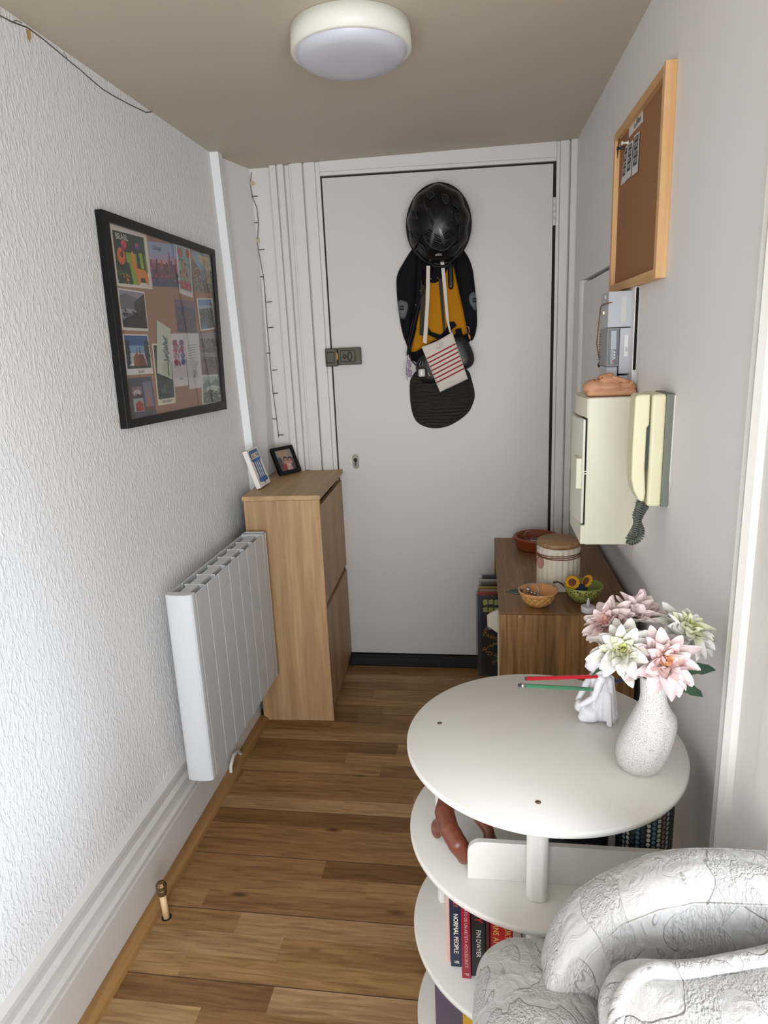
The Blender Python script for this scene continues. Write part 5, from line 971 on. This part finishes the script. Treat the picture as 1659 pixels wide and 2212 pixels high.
def dahlia(lab, c, nrm, rad, pal, seed, leaves=()):
    R_ = random.Random(seed); c = Vector(c); t = thing('artificial_dahlia', lab, 'flower', mouth, 'artificial dahlias in the speckled vase')
    q = Vector(nrm).normalized().to_track_quat('Z', 'Y').to_matrix().to_4x4(); T0 = Matrix.Translation(c) @ q; nn_ = Vector(nrm).normalized()
    cols = [C(x, .7, sheen=.1) for x in pal]; cu_p = .55 if seed == 2 else 0; rad *= .95
    for nm, layers in (('outer_petals', ((9, 1.0, .22, .05+cu_p, 0, 0), (10, .94, .21, .30+cu_p, 0, 0), (9, .82, .20, .55+cu_p, 0, 1), (8, .72, .18, .78+cu_p*.6, 0, 1))), ('inner_petals', ((9, .64, .17, .88, 1, 1), (8, .50, .14, 1.08, 1, 2), (7, .40, .11, 1.24, 2, 2), (5, .32, .09, 1.42, 2, 3)))):
        b = MB()
        for li, (n, ls, ws, el, ca_, cb_) in enumerate(layers):
            for k in range(n):
                a = 2*PI*(k+.5*(li % 2))/n+R_.uniform(-.18, .18); L = rad*ls*R_.uniform(.82, 1.12)
                T = T0 @ Matrix.Rotation(a, 4, 'Z') @ Matrix.Rotation(-el+R_.uniform(-.17, .17), 4, 'Y') @ Matrix.Translation((rad*.05, 0, 0)) @ Matrix.Rotation(R_.uniform(-.5, .5), 4, 'X')
                petal(b, T, L, rad*ws*R_.uniform(.9, 1.1), .35, cols[cb_], cols[ca_], -.25+R_.uniform(-.25, .25) if el < .6 else R_.uniform(-.5, .1), R_.uniform(0, 6))
        b.build(nm, t, fix=False)
    b = MB(); mid = c*.5+mouth*.5-Vector((0, 0, .0)); mid = mouth.lerp(c-nn_*.02, .5); b.tube([mouth+Vector((0, 0, -.03)), mouth.lerp(mid, .6), mid, c-nn_*.012, c], .0028, ST, 8); b.build('stem', t)
    for (p0, p1, w) in leaves:
        b = MB(); p0 = Vector(p0); p1 = Vector(p1); d = p1-p0; L = d.length; x = d.normalized(); sd = Vector((0, -.6, .8)); sd = (sd-x*sd.dot(x)).normalized(); up_ = x.cross(sd); vs = []
        for i in range(9):
            tt = i/8; ww = w*(math.sin(PI*tt)**.7)*(1 if i % 2 == 0 else .82)
            for j in range(5): s_ = -1+j/2; vs.append(p0+d*tt+sd*ww*s_+up_*(.2*ww*abs(s_))-Vector((0, 0, .2*L*tt*tt)))
        b.add(vs, [(i*5+j, i*5+j+1, i*5+j+6, i*5+j+5) for i in range(8) for j in range(4)], GL, True); b.build('leaf', t, fix=False)
PK = ['d9c5c4', 'd6b6b3', 'd9a27c', 'd4884e']; PK2 = ['ddcbc9', 'd9bdba', 'd6a59b', 'cf9079']; CRm = ['d3d1ca', 'd1d0b4', 'c6c680', 'b8ba62']
fl_ = [('pink dahlia at the far left of the vase', at_y(1320, 1352, 1.085), (-.55, -.30, .62), .058, PK2, 1, ()),
 ('pale pink dahlia at the top back, seen from its side', at_y(1374, 1342, 1.10), (.10, -.05, 1.0), .058, PK2, 2, ((at_y(1400, 1345, 1.10), at_y(1425, 1302, 1.13), .016), (at_y(1385, 1370, 1.08), at_y(1440, 1352, 1.08), .016))),
 ('cream dahlia at the front left of the vase', at_y(1347, 1406, 1.00), (-.22, -.62, .70), .056, CRm, 3, ((at_y(1330, 1430, 1.02), at_y(1275, 1452, 1.01), .011),)),
 ('pink dahlia with orange centre, lowest at the front', at_y(1432, 1432, .985), (.10, -.70, .62), .060, PK, 4, ((at_y(1450, 1440, 1.02), at_y(1548, 1430, 1.03), .022), (at_y(1450, 1470, 1.0), at_y(1520, 1490, 1.02), .014))),
 ('cream dahlia at the right of the vase', at_y(1480, 1368, 1.05), (.38, -.30, .80), .060, CRm, 5, ())]
for a in fl_: dahlia(*a)
# kneeling figurine holding pencils in its back
fg = thing('kneeling_figurine', 'white kneeling draped figurine with pencils stuck in its back', 'figurine', (.215, 1.205, .7006)); PW = mat('plaster_figure', 'dbdade', .65)
z0 = .7006
def fn_(p):
    a = math.atan2(p.y-1.205, p.x-.225); 
    return p+Vector((math.cos(a), math.sin(a), 0))*(.0014*math.sin(a*16)*max(0, 1-(p.z-z0)/.075)) if p.x > .205 and p.z < z0+.075 else p
fuse('body', [('ball', (.205, 1.205, z0+.018), (.024, .024, .018)), ('ball', (.232, 1.207, z0+.016), (.022, .024, .016)), ('cap', (.222, 1.207, z0+.022), .024, (.222, 1.207, z0+.060), .021), ('cap', (.222, 1.207, z0+.060), .021, (.218, 1.206, z0+.088), .020), ('cap', (.218, 1.190, z0+.094), .009, (.216, 1.222, z0+.094), .009),
  ('cap', (.214, 1.188, z0+.088), .0085, (.206, 1.183, z0+.062), .007), ('cap', (.206, 1.183, z0+.060), .007, (.184, 1.190, z0+.040), .0055), ('cap', (.212, 1.224, z0+.088), .008, (.196, 1.228, z0+.062), .007), ('cap', (.196, 1.228, z0+.060), .0065, (.180, 1.212, z0+.038), .0055), ('ball', (.181, 1.199, z0+.036), (.008, .011, .008)),
  ('cap', (.188, 1.197, z0+.010), .010, (.205, 1.197, z0+.014), .014), ('cap', (.184, 1.214, z0+.022), .011, (.205, 1.214, z0+.024), .014), ('cap', (.212, 1.206, z0+.098), .007, (.205, 1.206, z0+.108), .0065),
  ('ball', (.203, 1.206, z0+.116), (.0125, .0115, .0145)), ('ball', (.193, 1.206, z0+.112), (.004, .003, .004)), ('ball', (.206, 1.206, z0+.121), (.0145, .0135, .012)),
  ('cap', (.234, 1.200, z0+.085), .008, (.244, 1.196, z0+.004), .006), ('cap', (.238, 1.210, z0+.085), .008, (.250, 1.210, z0+.004), .006), ('cap', (.232, 1.190, z0+.060), .006, (.234, 1.182, z0+.004), .005)], PW, .0017, 3, fg, fn_)
def pencil(lab, a, c, col, tip):
    a = Vector(a); c = Vector(c); t = thing('pencil', lab, 'pencil', a, 'pencils stuck in the figurine'); b = MB(); b.cyl(a, c, .0037, .0037, C(col, .3), 6, smooth=False); b.build('barrel', t); d = (a-c).normalized()
    b = MB()
    if tip == 'eraser': b.cyl(a, a+d*.010, .0039, .0039, mat('ferrule', 'b9b6ae', .25, .9), 16); b.build('ferrule', t); b = MB(); b.cyl(a+d*.010, a+d*.0135, .0034, .0032, C('2c2c2e'), 14); b.build('eraser', t)
    else: b.cyl(a, a+d*.0008, .0030, .0030, C('3c4a3c'), 12); b.cyl(a+d*.0008, a+d*.001, .001, .001, M_dark, 8); b.build('cut_end', t)
pencil('red pencil pointing left from the figurine, upper one', at_y(1136, 1466, 1.14), Vector((.210, 1.190, .800)), 'b01224', 'flat'); pencil('green pencil with eraser pointing left from the figurine', at_y(1134, 1481, 1.10), Vector((.206, 1.188, .774)), '3d7a58', 'eraser')
pencil('red pencil pointing right from the figurine, partly behind the flowers', at_y(1372, 1446, 1.30), Vector((.222, 1.215, .800)), 'b01224', 'flat'); pencil('navy pencil pointing right from the figurine, partly behind the flowers', at_y(1376, 1464, 1.28), Vector((.224, 1.210, .775)), '1c2850', 'flat')
# ------------------------------------------------------------------ on the second tier
zs = .5156
tw = thing('terracotta_ring', 'glossy brown clay ring sculpture on the upper shelf of the table', 'ornament', (-.045, 1.06, zs)); TG = mat('brown_clay', '6e3a28', .32, bump=.3, bscale=40)
A_ = lambda u, v, h: tuple(at_z(u, v, zs+h))
pr_ = []
chain = [((966, 1722), .078, .016), ((960, 1755), .070, .019), ((970, 1790), .060, .019), ((988, 1822), .046, .019), ((1002, 1842), .030, .017)]
chain2 = [((966, 1722), .078, .014), ((992, 1728), .078, .010), ((1028, 1760), .066, .010), ((1056, 1795), .050, .011), ((1058, 1825), .034, .012), ((1035, 1842), .026, .012), ((1002, 1842), .030, .013)]
for ch in (chain, chain2):
    for (p, h, r), (p2, h2, r2) in zip(ch, ch[1:]): pr_.append(('cap', A_(*p, h), r, A_(*p2, h2), r2))
pr_ += [('cap', A_(957, 1762, .066), .012, A_(946, 1785, .034), .011), ('ball', A_(944, 1790, .022), (.012, .010, .022)), ('cap', A_(1002, 1842, .03), .014, A_(1002, 1850, .015), .014), ('cap', A_(1058, 1800, .045), .009, A_(1064, 1815, .012), .010)]
fuse('twisted_ring', pr_, TG, .0025, 14, tw)
b = MB(); c = Vector((.160, 1.09, zs)); db = thing('dark_round_tin', 'dark navy round tin on the upper shelf behind the divider', 'tin', c); b.lathe([(0, 0), (.060, 0), (.062, .003), (.062, .062), (.0, .062)], C('20242e', .3), c, 48); b.build('tin_body', db)
b = MB(); b.lathe([(.0635, .052), (.0645, .056), (.0645, .074), (.060, .079), (.052, .077), (.048, .080), (0, .080)], C('1b1e28', .25), c, 48); b.build('lid', db)
c = Vector((.275, 1.055, zs)); mt = thing('mosaic_cylinder', 'patterned blue and grey dotted canister under the tabletop edge', 'canister', c)
b = MB(); b.lathe([(0, 0), (.046, 0), (.046, .150), (0, .150)], C('20262c', .25), c, 48); b.build('canister_body', mt)
cols = [C(x, .3) for x in ('4e6a7a', 'b9b4aa', '7a5448', '2c3a44', '8c9aa0', 'a4a69e')]
b = MB(); R = random.Random(8)
for k in range(34):
    a = 2*PI*k/34; m = cols[R.randrange(6)]
    for j in range(15):
        z = .010+j*.0092+(.0045 if k % 2 else 0); 
        b.ball((0, 0, 0), (.0006, .0036, .0041), m, 8, T=Matrix.Translation(c+Vector((0, 0, z))) @ Matrix.Rotation(a, 4, 'Z') @ Matrix.Translation((.0463, 0, 0)))
q = b.build('dot_pattern', mt, fix=False); q['kind'] = 'stuff'
# ------------------------------------------------------------------ books
def book(lab, x, w, y, z, h, d, col, texts=(), page='d8cdbb', extra=None, rotz=0.0, group='books standing on the middle shelf', tilt=0):
    t = thing('book', lab, 'book', (x+w/2, y, z), group); T = Matrix.Translation((x, y, z)) @ Matrix.Rotation(rotz, 4, 'Z') @ Matrix.Rotation(tilt, 4, 'Y')
    cm = C(col, .38); b = MB(); b.T = T; b.rbox((w/2, .0015, h/2), (w/2, .0016, h/2), .0012, cm, 4); b.box((0, .001, 0), (.0009, d, h), cm); b.box((w-.0009, .001, 0), (w, d, h), cm); b.build('cover', t)
    b = MB(); b.T = T; b.box((.001, .003, .002), (w-.001, d-.003, h-.002), C(page)); b.build('pages', t)
    b = MB(); b.T = T; k = 0
    for s_, zc, sz, c, al in texts:
        b.text(s_, C(c, .4), frame_T(Vector((w/2, -.0006, zc)), (0, 0, -1), (1, 0, 0)), sz, align='CENTER', bold=al)
    if extra: extra(b, w, h)
    if b.v: b.build('spine_print', t, fix=False)
    return t
zb = .2906; yb = 1.003
book('pale pink book at the left end of the middle shelf', -.0735, .007, 1.02, zb, .190, .11, 'd8b0a8')
book('navy paperback with white and red spine lettering', -.0655, .0205, 1.012, zb, .198, .125, '1c2740', (('NORMAL PEOPLE', .076, .0115, 'e6e2da', .02), ('ROONEY', .156, .0105, 'd8564c', .01), ('ff', .012, .013, 'dcd8d0', .01)))
book('crimson paperback with a long Spanish title on its spine', -.0445, .0165, .990, zb, .196, .125, '8e1c34', (('EL RETRATO DE UN ARTISTA ADOLESCENTE', .104, .0078, 'e0b4b0', 0), ('P', .010, .012, 'e0c4b8', 0)))
book('thick black paperback with red and white spine lettering', -.0275, .0265, .996, zb, .205, .125, '17171b', (('LEGACY', .158, .0200, 'b5232c', .02), ('FIN DWYER', .075, .0115, 'dcd8cc', .005)))
book('dark maroon thin book between the black and bright red books', -.0005, .0065, .990, zb, .200, .125, '4a0f16')
def rose(b, w, h):
    G = mat('gold_foil', 'b08a24', .3, .7)
    for x, z, rx_, rz_ in ((.034, .150, .009, .020), (.026, .170, .008, .010), (.037, .122, .006, .014)): b.ball((0, 0, 0), (rx_, .0015, rz_), G, 14, T=Matrix.Translation((x-.006, -.0016, z)) @ Matrix.Rotation(.3, 4, 'Y'))
    b.tube([(.018, -.003, .178), (.030, -.004, .170), (.026, -.004, .150), (.018, -.004, .146), (.020, -.003, .158)], .0022, G, 8)
def thorn(b, w, h):
    rose(b, w, h); b.text('COURT OF', C('e0c070', .4), frame_T(Vector((.031, -.0008, .100)), (0, 0, -1), (1, 0, 0)), .0140, bold=.01); b.text('THORNS AND', C('e0c070', .4), frame_T(Vector((.0105, -.0008, .105)), (0, 0, -1), (1, 0, 0)), .0140, bold=.01)
book('bright red thick novel with gold figure and letters on its spine', .0065, .040, .998, zb, .200, .125, 'b81c1e', (), extra=thorn)
book('grey paperback right of the gold lettered red novel', .0470, .0150, .995, zb, .190, .12, 'b0aca6', (('KE THR', .150, .0130, '2c2c2e', .005),)); book('pale grey paperback with italic lettering', .0625, .0150, .998, zb, .192, .12, 'a39e98', (('irr Ne', .155, .0120, '3a3638', 0),)); book('brown-grey book mostly hidden by the armchair cover', .0780, .0170, 1.0, zb, .195, .12, '8c8684')
zb = .0556; g2 = 'books standing on the lowest shelf'
p = at_z(945, 2200, .055)
def falc(b, w, h):
    b.box((-.0002, -.0014, .0), (w+.0002, -.0008, h*.70), C('5b4c5e')); b.text('FALCON', C('d69a30', .4), frame_T(Vector((w*.25, -.0016, h*.84)), (0, 0, 1), (-1, 0, 0)), .018, bold=.005)
    b.text('B', C('d8d4cc', .4), frame_T(Vector((w*.68, -.0016, h*.79)), (0, 0, 1), (-1, 0, 0)), .030, bold=.03)
book('thick dark book with amber lettering over a purple band, lowest shelf', -.100, .052, 1.045, zb, .212, .10, '17151a', (), extra=falc, group=g2)
def yel(b, w, h): b.box((.008, -.0014, h*.45), (w-.004, -.0008, h*.78), C('c8ccd0')); b.box((.012, -.0020, h*.50), (w-.010, -.0013, h*.66), C('2c5a9c')); b.box((.004, -.0018, h*.40), (.007, -.0013, h*.75), C('7a3c2c'))
book('yellow book with a blue square on its spine, lowest shelf', -.0475, .030, 1.045, zb, .205, .12, 'c99a28', (), extra=yel, group=g2)
# ================================================================== ARMCHAIR
ac = thing('armchair', 'armchair under a white quilted slipcover in the bottom right corner', 'armchair', (.40, .45, 0))
def wr(p, amp=.006, s=9): 
    p = Vector(p); v = noise.noise_vector(p*s)*amp + noise.noise_vector(p*s*2.7)*amp*.35; return p+v
def backf(p):
    p = Vector(p); x, y, z = p
    if x < .30:
        t = min(1, (.30-x)/.235); drop = .20*(1-math.sqrt(max(0, 1-t*t*.97)))*max(0, (z-.30)/.46); z -= drop
    bow = .05*max(0, (.30-x)/.235)**2; y -= bow*.7
    z += .006*math.sin(x*7)
    return wr((x, y, z))
b = MB(); b.rbox((.42, .762, .51), (.355, .040, .262), .034, M_fab, 60, fn=backf); b.build('backrest', ac)
b = MB(); b.tube([backf((x, .7225, z+.007))+Vector((0, -.001, .0015)) for x, z in [(.072, .42), (.072, .50), (.075, .58), (.085, .65), (.10, .69), (.13, .715), (.17, .728), (.21, .735)]+[(x/100, .736) for x in range(25, 76, 4)]], .0016, M_fab, 6); b.build('seam', ac)
b = MB(); b.tube([backf((x, .789, z))+Vector((0, .0, .0005)) for x, z in [(x/100, .7645) for x in range(12, 76, 3)]], .0012, M_fab, 6); b.build('seam', ac)
def armf(p):
    p = Vector(p); x, y, z = p; z -= .10*max(0, (y-.62)/.2)**2*.3; x += .02*max(0, (.50-z))*1.0
    return wr((x, y, z), .008, 8)
b = MB(); b.rbox((.068, .50, .343), (.088, .335, .280), .070, M_fab, 60, fn=armf); b.build('armrest', ac)
b = MB(); b.rbox((.715, .45, .335), (.075, .30, .27), .06, M_fab, 20, fn=armf); b.build('armrest', ac)
b = MB(); b.rbox((.40, .42, .30), (.25, .27, .21), .05, M_fab, 30, fn=lambda p: wr(p, .006, 8)); b.build('seat', ac)
b = MB(); b.box((.02, .20, .0), (.74, .78, .10), M_fab); b.build('base_skirt', ac, bevel=.01)
cu_ = thing('piped_cushion', 'white quilted cushion with thick piping leaning in the armchair', 'cushion', (.35, .60, .50))
def cuf(p):
    p = Vector(p)-Vector((.375, .58, .575)); x, y, z = p
    y = y*(1-.62*max(abs(x)/.235, abs(z)/.130)**3); p = Vector((x, y, z+.014*math.sin(x*17+1.0)-.02*(abs(x)/.235)**3))
    p = Matrix.Rotation(-.85, 4, 'X') @ p; return wr(p+Vector((.362, .590, .635)), .006, 9)
b = MB(); b.rbox((.375, .58, .575), (.235, .072, .130), .058, M_fab, 50, fn=cuf); b.build('cushion_body', cu_)
pipe = [(-.238, -.115), (-.240, -.05), (-.238, .03), (-.228, .09), (-.195, .124), (-.15, .132), (-.05, .132), (.05, .132), (.15, .130), (.20, .11), (.236, .06), (.240, -.02), (.238, -.10)]
b = MB(); b.tube(cat([cuf((.375+x*.955, .532-.018*math.exp(-((x+.10)/.035)**2), .575+z*.93-.034*math.exp(-((x+.10)/.035)**2)))+Vector((0, -.006, .007)) for x, z in pipe], 6), .0090, M_fab, 10); b.build('piping', cu_)
